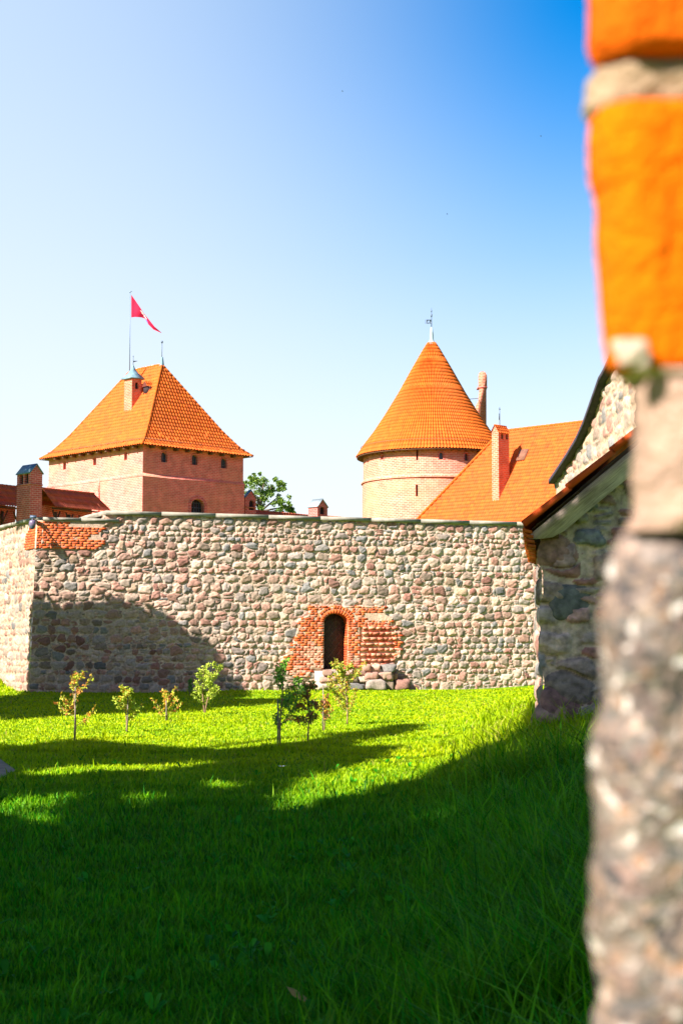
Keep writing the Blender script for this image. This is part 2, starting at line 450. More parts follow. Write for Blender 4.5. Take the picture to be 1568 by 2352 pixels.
# ---------------------------------------------------------------- roofs of real corrugated tiles
TILE = np.array((.54, .102, .006))
def tiles(mb, rows, nrm, per=.23, step=.34, tile=TILE, seed=1, amp=.03, cyl=False, top=None):
    """rows: list of (A,B) eave->ridge lines. Columns keep a constant pitch along the eave."""
    rg = np.random.default_rng(seed)
    rows = [(np.array(a, float), np.array(b, float)) for a, b in rows]
    A0, B0 = rows[0]; d = B0 - A0; W = np.linalg.norm(d); d /= W
    mids = [(a + b) / 2 for a, b in rows]
    # arc length of the face profile, measured across the eave direction
    def perp(p): q = p - A0; return q - d * q.dot(d)
    S = [0.0]
    for i in range(1, len(rows)): S.append(S[-1] + np.linalg.norm(perp(rows[i][0]) - perp(rows[i - 1][0])))
    T = S[-1]; nr = max(2, int(round(T / step)))
    ncol = max(2, int(round(W / per))); sub = 6
    s = np.linspace(0, W, ncol * sub + 1)
    tt = []; off = []
    for r in range(nr):
        tt += [T * r / nr, T * (r + .55) / nr, T * (r + .999) / nr]; off += [1.0, .5, .1]
    tt = np.array(tt); off = np.array(off)
    sA = np.interp(tt, S, [float((a - A0).dot(d)) for a, b in rows]); sB = np.interp(tt, S, [float((b - A0).dot(d)) for a, b in rows])
    pp = np.stack([np.interp(tt, S, [perp(a)[k] for a, b in rows]) for k in range(3)], 1)
    V = np.empty((len(tt), len(s), 3)); C = np.empty_like(V)
    ph = (s / W * ncol) % 1.0
    prof = np.where(ph < .62, np.sin(ph / .62 * math.pi), -.45 * np.sin((ph - .62) / .38 * math.pi))
    ci = np.minimum((s / W * ncol).astype(int), ncol - 1)
    tone = 1 + rg.normal(0, .07, (nr, ncol)); hue = rg.normal(0, .012, (nr, ncol))
    lift = rg.normal(0, .004, (nr, ncol))
    n = np.array(nrm, float)
    for k in range(len(tt)):
        ss = np.clip(s, sA[k], sB[k])
        nk = n if n.ndim == 1 else np.array([np.interp(tt[k], S, n[:, q]) for q in range(3)])
        h = amp * prof + .013 * off[k] + lift[k // 3][ci]
        V[k] = A0 + pp[k] + ss[:, None] * d + h[:, None] * nk
        c = tile * tone[k // 3][ci][:, None]; c[:, 1] += hue[k // 3][ci] * .5
        C[k] = c
    mb.add(V.reshape(-1, 3), grid_faces(len(tt), len(s)), C.reshape(-1, 3).clip(.01, .95))
    return T

def hip_line(mbt, mbm, pts, r=.09, seg=.36, tile=TILE, up=(0, 0, 1)):
    """ridge tiles following a polyline, white mortar dabs between them"""
    pts = [np.array(p, float) for p in pts]
    D = [0]
    for i in range(1, len(pts)): D.append(D[-1] + np.linalg.norm(pts[i] - pts[i - 1]))
    at = lambda t: np.array([np.interp(t, D, [p[k] for p in pts]) for k in range(3)])
    n = max(1, int(D[-1] / seg))
    for i in range(n):
        a, b = at(D[-1] * i / n), at(D[-1] * (i + 1.05) / n)
        mbt.tube([a, b], [r * 1.12, r * .88], 8, tile * random.uniform(.85, 1.12))
        if mbm:
            q = at(D[-1] * (i + .98) / n)
            mbt.blob(q + np.array((0, 0, r * .55)), (r * .5 * random.uniform(.5, 1.25),) * 3, seed=i, n=4, col=(.8, .74, .68))

def arch_pts(x0, x1, ztop, rise, n=8):
    """points of a (segmental / pointed) arch from (x0, ztop-rise) to (x1, ztop-rise)"""
    pts = []
    for i in range(n + 1):
        a = math.pi * i / n
        pts.append(((x0 + x1) / 2 - (x1 - x0) / 2 * math.cos(a), ztop - rise + rise * math.sin(a)))
    return pts

def holed(mb, mp, L, H, holes, ds=.6, depth=.35, z0=0.0):
    """wall mp(s,z,d) with arched openings; holes (x0,x1,zb,zt,rise)"""
    xs = sorted(set([0, L] + [h[0] for h in holes] + [h[1] for h in holes] + [ds * i for i in range(1, int(L / ds) + 1) if ds * i < L]))
    zs = sorted(set([z0, H] + [h[2] for h in holes] + [h[3] for h in holes]))
    xs = [x for i, x in enumerate(xs) if i == 0 or x - xs[i - 1] > 1e-4]
    for i in range(len(xs) - 1):
        for j in range(len(zs) - 1):
            cx, cz = (xs[i] + xs[i + 1]) / 2, (zs[j] + zs[j + 1]) / 2
            if any(h[0] < cx < h[1] and h[2] < cz < h[3] for h in holes): continue
            mb.add([mp(xs[i], zs[j], 0), mp(xs[i + 1], zs[j], 0), mp(xs[i + 1], zs[j + 1], 0), mp(xs[i], zs[j + 1], 0)], [(0, 1, 2, 3)])
    for x0, x1, zb, zt, rise in holes:
        ap = arch_pts(x0, x1, zt, rise) if rise > 0 else [(x0, zt), (x1, zt)]
        if rise > 0:
            for (a, za), (b, zb2) in zip(ap[:-1], ap[1:]):
                mb.add([mp(a, za, 0), mp(b, zb2, 0), mp(b, zt, 0), mp(a, zt, 0)], [(0, 1, 2, 3)])
        loop = [(x0, zb)] + ap + [(x1, zb)]
        for (a, za), (b, zb2) in zip(loop, loop[1:] + loop[:1]):
            mb.add([mp(a, za, 0), mp(b, zb2, 0), mp(b, zb2, depth), mp(a, za, depth)], [(0, 3, 2, 1)])

def flatmap(O, t, n):
    O, t, n = Vector(O), Vector(t), Vector(n)
    return lambda s, z, d: tuple(O + t * s - n * d + Vector((0, 0, z)))

def arched_ring(mb, mp, x0, x1, zb, zt, rise, wd=.1, proud=.02, depth=.1, jamb=True):
    ap = arch_pts(x0, x1, zt, rise, 10)
    c = ((x0 + x1) / 2, zt - rise)
    outp = [(c[0] + (x - c[0]) * (1 + wd / ((x1 - x0) / 2)), c[1] + (z - c[1]) * (1 + wd / rise)) for x, z in ap]
    if jamb:
        ap = [(x0, zb)] + ap + [(x1, zb)]; outp = [(x0 - wd, zb)] + outp + [(x1 + wd, zb)]
    for i in range(len(ap) - 1):
        a, b, c_, d_ = ap[i], ap[i + 1], outp[i + 1], outp[i]
        q = [mp(p[0], p[1], -proud) for p in (a, b, c_, d_)] + [mp(p[0], p[1], depth if k < 2 else .0) for k, p in enumerate((a, b, c_, d_))]
        mb.add(q, [(0, 1, 2, 3), (0, 4, 5, 1), (3, 2, 6, 7)])

# =================================================================================================
#                                         GROUND
# =================================================================================================
def axis(parts):
    a = []
    for lo, hi, st in parts: a += list(np.arange(lo, hi, st))
    a.append(parts[-1][1]); return np.array(a)
gx = axis([(-3000, -400, 400), (-400, -40, 30), (-40, -16, 2), (-16, 16, .25), (16, 40, 2), (40, 400, 30), (400, 3000, 400)])
gy = axis([(-400, -20, 40), (-20, 0, 2), (0, 60, .25), (60, 120, 4), (120, 600, 40), (600, 4000, 400)])
GX, GY = np.meshgrid(gx, gy)
GZ = terr(GX, GY)
g = MB(); g.add(np.stack([GX, GY, GZ], -1).reshape(-1, 3), grid_faces(len(gy), len(gx)))
structure(g.build('ground', MT['ground'], smooth=True, uv=False))

PY, PX = [15.5, 17, 19, 21.2, 23], [-4.3, -3.80, -3.97, -4.68, -5.5]
def in_path(x, y):
    edge = np.interp(y, PY, PX)
    return (x < edge) & (y > 15.5) & (y < 23)
pth = MB()
ys = np.linspace(15.6, 22.8, 30); rows = []
for y in ys:
    e = float(np.interp(y, PY, PX))
    for k in range(8):
        x = e - k * 1.2
        rows.append((x, y, float(terr(x, y)) + .004 + .0 * k))
pth.add(rows, grid_faces(30, 8, flip=False))
structure(pth.build('path', MT['path'], smooth=True, uv=False))

# =================================================================================================
#                                         CURTAIN WALL
# =================================================================================================
WT = Vector((.949, .314, 0)).normalized()
WN = Vector((.314, -.949, 0)).normalized()
W0 = P(66, 1590, 50.0); W0.z = 0
WC = P(86, 1195, 50.12)               # corner under the coping
WL = 21.0
ENDB = W0 + WT * WL
LEAN = (Vector((WC.x, WC.y, 0)) - Vector((W0.x, W0.y, 0))) / WC.z
def wall_s(u, v):
    """survey pixel -> (s, z) on the front face"""
    p = hit(u, v, W0 + WN * .02, WN); return (p - W0).dot(WT), p.z
cwall = thing('curtain_wall', 'long fieldstone castle wall with brick patch at its corner and an arched doorway', 'wall', (W0.x, W0.y, 0))
HTOP = P(640, 1193, 52.8).z         # underside of the high coping
DOOR = [wall_s(741, 1537), wall_s(796, 1537), wall_s(768, 1409)]
dx0, dx1, dzb, dzt = DOOR[0][0], DOOR[1][0], DOOR[0][1], DOOR[2][1]
drise = .30
# brick zones (pixels of the survey, read course by course)
surround = [(709, 1393), (705, 1413), (680, 1424), (682, 1440), (676, 1460), (672, 1480), (668, 1500), (645, 1508), (650, 1530), (668, 1540), (672, 1554), (705, 1556),
            (716, 1537), (880, 1528), (918, 1508), (920, 1460), (897, 1440), (898, 1420), (884, 1412), (880, 1393)]
surround = [wall_s(*p) for p in surround]
patch = [wall_s(*p) for p in [(84, 1192), (240, 1200), (225, 1213), (222, 1232), (232, 1240), (222, 1262), (84, 1260)]]
def inpoly(x, y, poly):
    r = False; n = len(poly)
    for i in range(n):
        (x1, y1), (x2, y2) = poly[i], poly[(i + 1) % n]
        if (y1 > y) != (y2 > y) and x < (x2 - x1) * (y - y1) / (y2 - y1) + x1: r = not r
    return r
def keepstone(s, z):
    return not (inpoly(s, z, surround) or inpoly(s, z, patch) or (dx0 - .25 < s < dx1 + .25 and z < dzt and z > .1))
X, Y, Hh, Cc = stonefield(WL, HTOP, .0225, 3, ch=.238, prot=.054, big=.10, keep=keepstone, asp=(.85, 1.8), joint=.89)
def inpoly_np(x, y, poly):
    r = np.zeros(np.shape(x), bool); n = len(poly)
    for i in range(n):
        (x1, y1), (x2, y2) = poly[i], poly[(i + 1) % n]
        if y1 == y2: continue
        c = ((y1 > y) != (y2 > y)) & (x < (x2 - x1) * (y - y1) / (y2 - y1) + x1); r ^= c
    return r
la_, lb_ = wall_s(826, 1438), wall_s(905, 1524)
ledge = (X > la_[0] - .03) & (X < lb_[0]) & (Y < la_[1]) & (Y > lb_[1])
zone = (inpoly_np(X, Y, surround) | inpoly_np(X, Y, patch)) & ~ledge
Hh[zone] = np.maximum(Hh[zone] * .5, 0) + .052
Cc[zone] = np.array((.56, .38, .27)) * (1 + .12 * sn(X, Y, 9, 3))[zone][:, None]
arch_z = dzt - drise + drise * np.sqrt(np.clip(1 - ((X - (dx0 + dx1) / 2) / ((dx1 - dx0) / 2)) ** 2, 0, 1))
hole = (X > dx0 - .01) & (X < dx1 - .01) & (Y > dzb - .02) & (Y < arch_z)
lows = X < wall_s(222, 1200)[0]      # lower stretch next to the corner
ztop_low = P(150, 1196, 50.3).z
cut = lows & (Y > ztop_low)
def wpos(X, Y):
    s0 = LEAN.dot(WT) * Y
    s = s0 + X * (WL - s0) / WL
    b = LEAN.dot(-WN) * Y
    return np.array(W0)[None, None] * np.array((1, 1, 0)) + s[..., None] * np.array(WT) - b[..., None] * np.array(WN) + Y[..., None] * np.array((0, 0, 1))
Y2 = Y - .3 * (Y < .05)
relief('stonework', X, Y2, Hh, Cc, wpos, WN, MT['stone'], cwall, mask=~(hole | cut))
# left face, turned to the sun
LT = Vector((-.473, .881, 0)); LN = Vector((-.881, -.473, 0))
LLEN = 7.0
X, Y, Hh, Cc = stonefield(LLEN, ztop_low, .03, 8, ch=.25, prot=.05, mortar=(.38, .27, .18), pal=PAL * .85,
                          keep=lambda s, z: not (s < 1.3 and z > P(60, 1262, 50.6).z))
def lpos(X, Y):
    base = np.array((W0.x, W0.y, 0))[None, None] + Y[..., None] * np.array((LEAN.x, LEAN.y, 1.0))
    return base + X[..., None] * np.array(LT)
Hh = Hh * np.clip(X / .12, 0, 1)
relief('side_stonework', X, Y - .3 * (Y < .05), Hh, Cc, lpos, LN, MT['stone'], cwall, flip=True)
# solid core behind the facings (thickness of the wall)
core = MB()
TH = 1.3
def wp(s, z, d=0.0):
    q = wpos(np.array([[s]]), np.array([[z]]))[0, 0]; return Vector(q) + WN * d
for (s0, s1, zt) in ((.3, wall_s(222, 1200)[0], ztop_low), (wall_s(222, 1200)[0], WL, HTOP)):
    a, b = wp(s0, zt - .02, -.04), wp(s1, zt - .02, -.04)
    core.add([a, b, b - WN * TH, a - WN * TH], [(0, 1, 2, 3)])
    a0, b0 = wp(s0, 0, -TH), wp(s1, 0, -TH)
    core.add([a - WN * (TH - .04), b - WN * (TH - .04), b0, a0], [(0, 1, 2, 3)])
core.build('rear_face', MT['mortar'], cwall)

# copings
def slab(mb, a, b, nrm, th, over, back, seed=0, dz=0):
    a, b = Vector(a), Vector(b); t = (b - a).normalized(); n = Vector(nrm)
    L = (b - a).length; k = max(2, int(L / 1.7)); rg = random.Random(seed)
    for i in range(k):
        p = a + t * (L * i / k); q = a + t * (L * (i + 1) / k)
        j = rg.uniform(-.003, .003)
        vs = [p + n * over + Vector((0, 0, j)), q + n * over + Vector((0, 0, j)), q - n * back, p - n * back]
        vs += [x + Vector((0, 0, th)) for x in vs]
        mb.add(vs, [(3, 2, 1, 0), (4, 5, 6, 7), (0, 1, 5, 4), (1, 2, 6, 5), (2, 3, 7, 6), (3, 0, 4, 7)])
cp = MB(); s_hi = wall_s(232, 1185)[0]
slab(cp, wp(s_hi, HTOP), wp(WL, HTOP), WN, .13, .10, TH, 1)
# sloping end of the high coping, running down to the left behind the low one
e = wp(s_hi, HTOP + .13); e2 = P(196, 1184, 51.4)
cp.add([e + WN * .10, e - WN * TH, e2 - WN * .75 + Vector((-.2, 0, -.06)), e2 + WN * .0, wp(s_hi, HTOP, .10), wp(s_hi, HTOP, -TH), e2 - WN * .75 + Vector((-.2, 0, -.2)), e2 + Vector((0, 0, -.12))],
       [(0, 1, 2, 3), (4, 7, 6, 5), (0, 3, 7, 4), (1, 5, 6, 2), (2, 6, 7, 3)])
cp.build('high_coping', MT['coping'], cwall)
cp = MB(); slab(cp, wp(.18, ztop_low), wp(wall_s(262, 1200)[0], ztop_low), WN, .10, .10, TH * .7, 2)
lc0 = Vector((W0.x + LEAN.x * ztop_low, W0.y + LEAN.y * ztop_low, ztop_low))
slab(cp, lc0 + LT * LLEN, lc0 - LT * .05 + Vector((0, 0, .003)), LN, .10, .10, TH * .7, 3)
cp.build('low_coping', MT['coping'], cwall)

# hand-laid brick zones
BR = [np.array(c) for c in ((.66, .105, .02), (.56, .08, .02), (.70, .14, .035), (.54, .15, .085), (.62, .23, .14))]
def bricks(mb, poly, zlo, zhi, pos, nrm, course=.082, seed=0, proud=.055, skip=None, worn=None, cut=None):
    rg = random.Random(seed); z = zlo; r = 0; T = Vector(nrm)
    xs = [p[0] for p in poly]
    while z < zhi:
        x = min(xs) - .3 - (.14 if r % 2 else 0) + rg.uniform(-.02, .02)
        while x < max(xs) + .1:
            w_ = .245 if (int(x * 7.3 + r) % 3) else .12
            xn = x + w_; x0b, x1b = x, xn
            if cut and cut[2] <= z + course and z < cut[3]:
                if x < cut[0] < xn: x1b = cut[0]
                if x < cut[1] < xn: x0b = cut[1]
            wfull = w_; w_ = x1b - x0b; xs_ = x; x = x0b
            if w_ < .03: x = xn; continue
            cx, cz = x + w_ / 2, z + course / 2
            if inpoly(cx, cz, poly) and not (skip and skip(cx, cz, w_)):
                pr = proud + rg.uniform(-.003, .004); c = BR[rg.randrange(3)] * rg.uniform(.8, 1.15)
                if worn and worn(cx, cz) > rg.random():
                    c = BR[3 + rg.randrange(2)] * rg.uniform(.9, 1.2); pr -= rg.uniform(0, .006)
                a = pos(x + .008, z + .008); b = pos(x + w_ - .008, z + .008); u_ = pos(x + .008, z + course - .009)
                mb.box(a + T * (-.03), b - a, u_ - a, T * (pr + .03), c, jit=.0012)
            x = xn
        z += course; r += 1
fpos = lambda s, z: wp(s, z, 0)
def sk(cx, cz, w_):
    inside = dx0 - .17 - w_ / 2 < cx < dx1 + .17 + w_ / 2 and dzb - .02 < cz
    if inside:
        az = dzt - drise + (drise + .30) * math.sqrt(max(0, 1 - ((cx - (dx0 + dx1) / 2) / ((dx1 - dx0) / 2 + .30)) ** 2))
        if cz < dzt - drise: return dx0 < cx < dx1
        return cz < az
    a = wall_s(878, 1407); b = wall_s(832, 1422)
    if wall_s(835, 1407)[0] < cx < 20 and wall_s(0 + 860, 1426)[1] < cz < wall_s(860, 1409)[1]: return True
    L0 = wall_s(824, 1440); L1 = wall_s(903, 1520)
    if L0[0] < cx < L1[0] and L1[1] < cz < L0[1]: return True
    return False
lo_z = min(p[1] for p in surround); hi_z = max(p[1] for p in surround)
sb = MB()
wr_c = wall_s(730, 1490)
bricks(sb, surround, lo_z, hi_z, fpos, WN, seed=5, skip=sk, cut=(dx0, dx1, dzb, dzt - drise), proud=.06, worn=lambda x, z: .62 if z < wr_c[1] + .1 else .2)
# two rings of arch bricks
cxm = (dx0 + dx1) / 2; rx = (dx1 - dx0) / 2
for ring, (r0, r1) in enumerate(((.0, .14), (.15, .28))):
    for i in range(15 + ring * 3):
        n_ = 15 + ring * 3
        a0 = math.pi * (i + .06) / n_; a1 = math.pi * (i + .94) / n_
        def q(a, r): return wp(cxm - (rx + r) * math.cos(a), dzt - drise + (drise + r) * math.sin(a), 0)
        pts = [q(a0, r0 + .005), q(a1, r0 + .005), q(a1, r1), q(a0, r1)]
        c = BR[random.randrange(3)] * random.uniform(.85, 1.15)
        pr = .063 - .006 * ring + random.uniform(-.004, .004)
        vs = [p + WN * pr for p in pts] + [p - WN * .03 for p in pts]
        sb.add(vs, [(0, 1, 2, 3), (0, 4, 5, 1), (1, 5, 6, 2), (2, 6, 7, 3), (3, 7, 4, 0)], c)
# eroded toothing to the right of the door: ledges of brick standing out, open joints between
a = wall_s(826, 1438); b = wall_s(905, 1524)
nrow = 7
for r in range(nrow):
    z0 = a[1] + (b[1] - a[1]) * (r + 1) / nrow; hh = (a[1] - b[1]) / nrow
    x = a[0] + random.uniform(-.02, .1); 
    while x < b[0]:
        w_ = random.uniform(.14, .3)
        c = BR[3 + random.randrange(2)] * random.uniform(.9, 1.35)
        pr = .105 - .03 * random.random() - .07 * max(0, (x - a[0]) / (b[0] - a[0]) - .6)
        o = fpos(x, z0 + hh * .42)
        sb.box(o - WN * .03, WT * (w_ - .004), Vector((0, 0, hh * .46)), WN * (pr + .03), c, jit=.006)
        if random.random() < .6: sb.box(fpos(x, z0) - WN * .03, WT * (w_ - .004), Vector((0, 0, hh * .40)), WN * .055, c * .8, jit=.006)
        x += w_
sb.build('brick_surround', MT['brickc'], cwall)
# lit brick reveal inside the doorway
rv = MB()
DP = .42
zc = dzb
k = 0
while zc < dzt - drise:
    c = BR[random.randrange(3)] * random.uniform(.8, 1.1)
    for j in range(2 if k % 2 else 3):
        ww = DP / (2 if k % 2 else 3)
        rv.box(fpos(dx1 + .002, zc + .005) + WN * (.05 - ww * j - .006), WT * .05, -WN * (ww - .012), Vector((0, 0, .072)), c * random.uniform(.85, 1.1), jit=.002)
        rv.box(fpos(dx0 - .052, zc + .005) + WN * (.05 - ww * j - .006), WT * .05, -WN * (ww - .012), Vector((0, 0, .072)), c * random.uniform(.85, 1.1), jit=.002)
    zc += .082; k += 1
ap = [(cxm - rx * math.cos(math.pi * i / 16), dzt - drise + drise * math.sin(math.pi * i / 16)) for i in range(17)]
for (xa, za), (xb, zb) in zip(ap[:-1], ap[1:]):
    p, q = fpos(xa, za), fpos(xb, zb)
    rv.add([p + WN * .055, q + WN * .055, q - WN * DP, p - WN * DP], [(0, 3, 2, 1)], BR[1] * random.uniform(.7, 1.1))
rv.build('door_reveal', MT['brickc'], cwall)
rm = MB()
for xx in (dx0 - .001, dx1 + .001):
    p, q = fpos(xx + (.02 if xx > cxm else -.02), dzb), fpos(xx + (.02 if xx > cxm else -.02), dzt - drise)
    rm.add([p + WN * .03, q + WN * .03, q - WN * DP, p - WN * DP], [(0, 1, 2, 3)])
rm.build('reveal_mortar', MT['mortar'], cwall)
# door leaf with diagonal strips and studs
dl = MB()
ap = arch_pts(dx0 - .05, dx1 + .05, dzt + .03, drise, 14)
front = [fpos(x, z) - WN * (DP - .06) for x, z in [(dx0 - .05, dzb)] + ap + [(dx1 + .05, dzb)]]
n_ = len(front)
dl.add(front + [p - WN * .06 for p in front], [tuple(range(n_))[::-1]] + [(i, (i + 1) % n_, n_ + (i + 1) % n_, n_ + i) for i in range(n_)])
dleaf = dl.build('door', MT['door'], cwall)
ds = MB(); st = MB()
wD = dx1 - dx0 + .02; hD = dzt - dzb
def clipline(x, z, dx_, dz_, inside):
    pts = []
    t = -3.0
    while t < 3.0:
        px, pz = x + dx_ * t, z + dz_ * t
        if inside(px, pz): pts.append((px, pz))
        t += .03
    return pts
def ind(x, z):
    if not (dx0 - .02 < x < dx1 + .02 and dzb + .01 < z): return False
    return z < dzt - drise + drise * math.sqrt(max(0, 1 - ((x - cxm) / (rx + .03)) ** 2))
for i in range(-7, 9):
    for sgn in (1, -1):
        L_ = clipline(cxm + i * .26, dzb + .9, .62, .78 * sgn, ind)
        if len(L_) > 2:
            p, q = [fpos(*w_) - WN * (DP - .062) for w_ in (L_[0], L_[-1])]
            ds.tube([p, q], .007, 4)
for i in range(-3, 4):
    for j in range(-1, 16):
        x = cxm + i * .13 * 1.0; z = dzb + .08 + j * .164 + (.082 if i % 2 else 0)
        if ind(x, z): st.blob(fpos(x, z) - WN * (DP - .072), (.009, .009, .009), n=4)
ds.build('door_strips', MT['doorst'], dleaf); st.build('door_studs', MT['coping'], dleaf)
# door step of boulders
stp = MB()
def stones_row(u0, u1, v0, v1, d0, d1, seed, wpx=30):
    rg = random.Random(seed); u = u0
    while u < u1:
        w_ = wpx * rg.uniform(.7, 1.35)
        a, b = wall_s(u, v0), wall_s(u + w_, v1)
        d = rg.uniform(d0, d1)
        c = wp((a[0] + b[0]) / 2, (a[1] + b[1]) / 2, d - .16)
        col = PAL[rg.randrange(len(PAL))] * rg.uniform(.65, 1.0)
        stp.blob(c, (abs(b[0] - a[0]) * .54, .24, abs(a[1] - b[1]) * .50), seed=seed * 50 + int(u), col=col, pw=.5, n=9, rough=.13)
        u += w_
stones_row(738, 826, 1539, 1552, .20, .26, 1, 27)
stones_row(730, 830, 1554, 1567, .26, .34, 2, 28)
stones_row(728, 838, 1569, 1584, .34, .42, 3, 33)
stones_row(828, 872, 1526, 1544, .25, .42, 4, 26)
stones_row(832, 880, 1544, 1562, .35, .5, 5, 27)
stones_row(838, 905, 1560, 1584, .4, .6, 6, 30)
stones_row(868, 896, 1528, 1548, .12, .3, 7, 14)
stones_row(874, 905, 1543, 1562, .25, .5, 8, 22)
stp.build('doorstep', MT['stone'], cwall, smooth=True)
ms = MB()
a, b = wall_s(722, 1541), wall_s(830, 1592)
ms.box(wp(a[0], -.1, -.02), WT * (b[0] - a[0]), Vector((0, 0, a[1] + .1)), WN * .20)
a, b = wall_s(828, 1535), wall_s(892, 1592)
ms.box(wp(a[0] + .003, -.1, -.02), WT * (b[0] - a[0]), Vector((0, 0, a[1] + .07)), WN * .27)
ms.build('doorstep_mortar', MT['mortar'], cwall)
# corner patch, both faces
pb = MB()
plo = wall_s(150, 1261)[1]
def skp(cx, cz, w_):
    z1, z2 = wall_s(190, 1241)[1], wall_s(190, 1225)[1]
    s1 = wall_s(190, 1230)[0]
    return (z1 < cz < z2 and cx > s1) or (cz > wall_s(170, 1211)[1] and cx > wall_s(150, 1211)[0])
patch2 = [(-.1, ztop_low), (patch[1][0], ztop_low)] + patch[2:-1] + [(-.1, plo)]
bricks(pb, patch2, plo, ztop_low - .04, lambda s, z: Vector((W0.x + LEAN.x * z, W0.y + LEAN.y * z, z)) + WT * max(s, 0), WN, seed=9, skip=skp, proud=.06)
lpoly = [(-.2, ztop_low), (.55, ztop_low), (.8, ztop_low - .25), (1.1, ztop_low - .5), (1.1, plo), (-.2, plo)]
def pl(s, z): return Vector((W0.x + LEAN.x * z, W0.y + LEAN.y * z, z)) + LT * max(s, 0) + LN * .0
bricks(pb, lpoly, plo, ztop_low - .04, pl, LN, seed=10, proud=.055)
pb.build('corner_brickwork', MT['brickc'], cwall)
pm = MB()
q0 = pl(0, plo); q1 = pl(0, ztop_low)
pm.add([q0 + WN * .045 + LN * .03, q0 + WT * 1.9 + WN * .045, q1 + WT * 1.9 + WN * .045, q1 + WN * .045 + LN * .03, q0 + LT * 1.0 + LN * .035, q1 + LT * .8 + LN * .035],
       [(0, 1, 2, 3), (0, 3, 5, 4)])
pm.build('corner_mortar', MT['mortar'], cwall)

# surveillance dome on its arm at the wall corner
cc = pl(0, ztop_low - .02)
camd = thing('dome_camera', 'small purple-grey dome camera on a bracket at the brick wall corner', 'camera', cc)
tip = P(75, 1203, 49.6)
m_ = MB(); m_.tube([cc + Vector((0, 0, -.02)) + WN * .05, tip + Vector((0, 0, .16)), tip + Vector((0, 0, .10))], .022, 8)
m_.tube([P(70, 1187, 49.9), P(84, 1188, 49.9)], .05, 8); m_.build('bracket', MT['iron'], camd)
m_ = MB(); m_.lathe(tip, [(.001, .12), (.08, .11), (.105, .06), (.115, -.02), (.10, -.07)], 16); m_.build('housing', MT['lens'], camd, smooth=True)
m_ = MB(); m_.lathe(tip, [(.098, -.07), (.085, -.13), (.05, -.17), (.001, -.185)], 16); m_.build('dome', MT['iron'], camd, smooth=True)

# =================================================================================================
#                                         SQUARE TOWER
# =================================================================================================
TD = 95.0
A = Vector((.712, .702, 0)).normalized(); B = Vector((-.702, .712, 0)).normalized()
NA, NB = -B, -A           # right face looks along -B, left face looks along -A
C0 = P(329, 1022, TD); ZE = C0.z
La = along(C0, A, 559); Lb = along(C0, B, 113)
C0g = Vector((C0.x, C0.y, 0))
sq = thing('square_tower', 'square red brick castle tower with a steep hipped orange tile roof', 'tower', C0g)
zband = P(329, 1090, TD).z
zlow = 3.0
wl = MB()
def facecoords(O, t, u, v, n):
    p = hit(u, v, O, n); return (p - O).dot(t), p.z
def win(O, t, n, u0, u1, v0, v1, rise=None):
    a = facecoords(O, t, u0, v1, n); b = facecoords(O, t, u1, v0, n)
    return [a[0], b[0], a[1], b[1], (b[0] - a[0]) / 2 if rise is None else rise]
ZU = ZE + .25
# upper walls
hr = [win(C0g, A, NA, u - 6.5, u + 6.5, v - 13, v + 9) for u, v in ((377, 1052), (447, 1058), (514, 1066))]
OL = C0g + B * Lb; TL = -B
hl = []
for u, v in ((149, 1070), (218, 1060), (289, 1048)):
    hl.append(win(OL, TL, NB, u - 3.5, u + 3.5, v - 11, v + 9))
holed(wl, flatmap(C0g, A, NA), La, ZU, hr, .8, .25, zband)
holed(wl, flatmap(OL, TL, NB), Lb, ZU, hl, .8, .25, zband)
wl.add([C0g + A * La + Vector((0, 0, zband)), C0g + A * La + B * Lb + Vector((0, 0, zband)), C0g + A * La + B * Lb + Vector((0, 0, ZU)), C0g + A * La + Vector((0, 0, ZU))], [(0, 1, 2, 3)])
wl.add([C0g + B * Lb + Vector((0, 0, zband)), C0g + A * La + B * Lb + Vector((0, 0, zband)), C0g + A * La + B * Lb + Vector((0, 0, ZU)), C0g + B * Lb + Vector((0, 0, ZU))], [(0, 3, 2, 1)])
wl.build('upper_wall', MT['brick_l'], sq)
# lower walls, a little wider, with the arched doorway
q = .10
CL = C0g - A * .04 - B * .04
ll = MB()
ga = win(CL, A, NA, 439, 469, 1148, 1184, None); ga[4] = .42; ga[2] = ga[3] - 1.5
holed(ll, flatmap(CL, A, NA), La + q, zband - .08, [ga], .8, .35, zlow)
OL2 = CL + B * (Lb + q)
holed(ll, flatmap(OL2, TL, NB), Lb + q, zband - .08, [], .8, .3, zlow)
for (p, q_) in ((CL + A * (La + q), CL + A * (La + q) + B * (Lb + q)), (CL + A * (La + q) + B * (Lb + q), OL2)):
    ll.add([p + Vector((0, 0, zlow)), q_ + Vector((0, 0, zlow)), q_ + Vector((0, 0, zband - .08)), p + Vector((0, 0, zband - .08))], [(0, 1, 2, 3)])
# sloping ledge between the two
r1 = [CL, CL + A * (La + q), CL + A * (La + q) + B * (Lb + q), OL2]
r2 = [C0g, C0g + A * La, C0g + A * La + B * Lb, OL]
ll.build('lower_wall', MT['brick_l'], sq)
sc_ = MB()
sc_.add([r + Vector((0, 0, zband - .081)) + (r - r2[i]) * .6 for i, r in enumerate(r1)] + [r + Vector((0, 0, zband - .0)) + (r - r2[i]) * .6 for i, r in enumerate(r1)] + [r + Vector((0, 0, zband + .12)) for r in r2],
        [(0, 1, 5, 4), (1, 2, 6, 5), (2, 3, 7, 6), (3, 0, 4, 7), (4, 5, 9, 8), (5, 6, 10, 9), (6, 7, 11, 10), (7, 4, 8, 11)])
sc_.build('string_course', MT['brick_l'], sq)
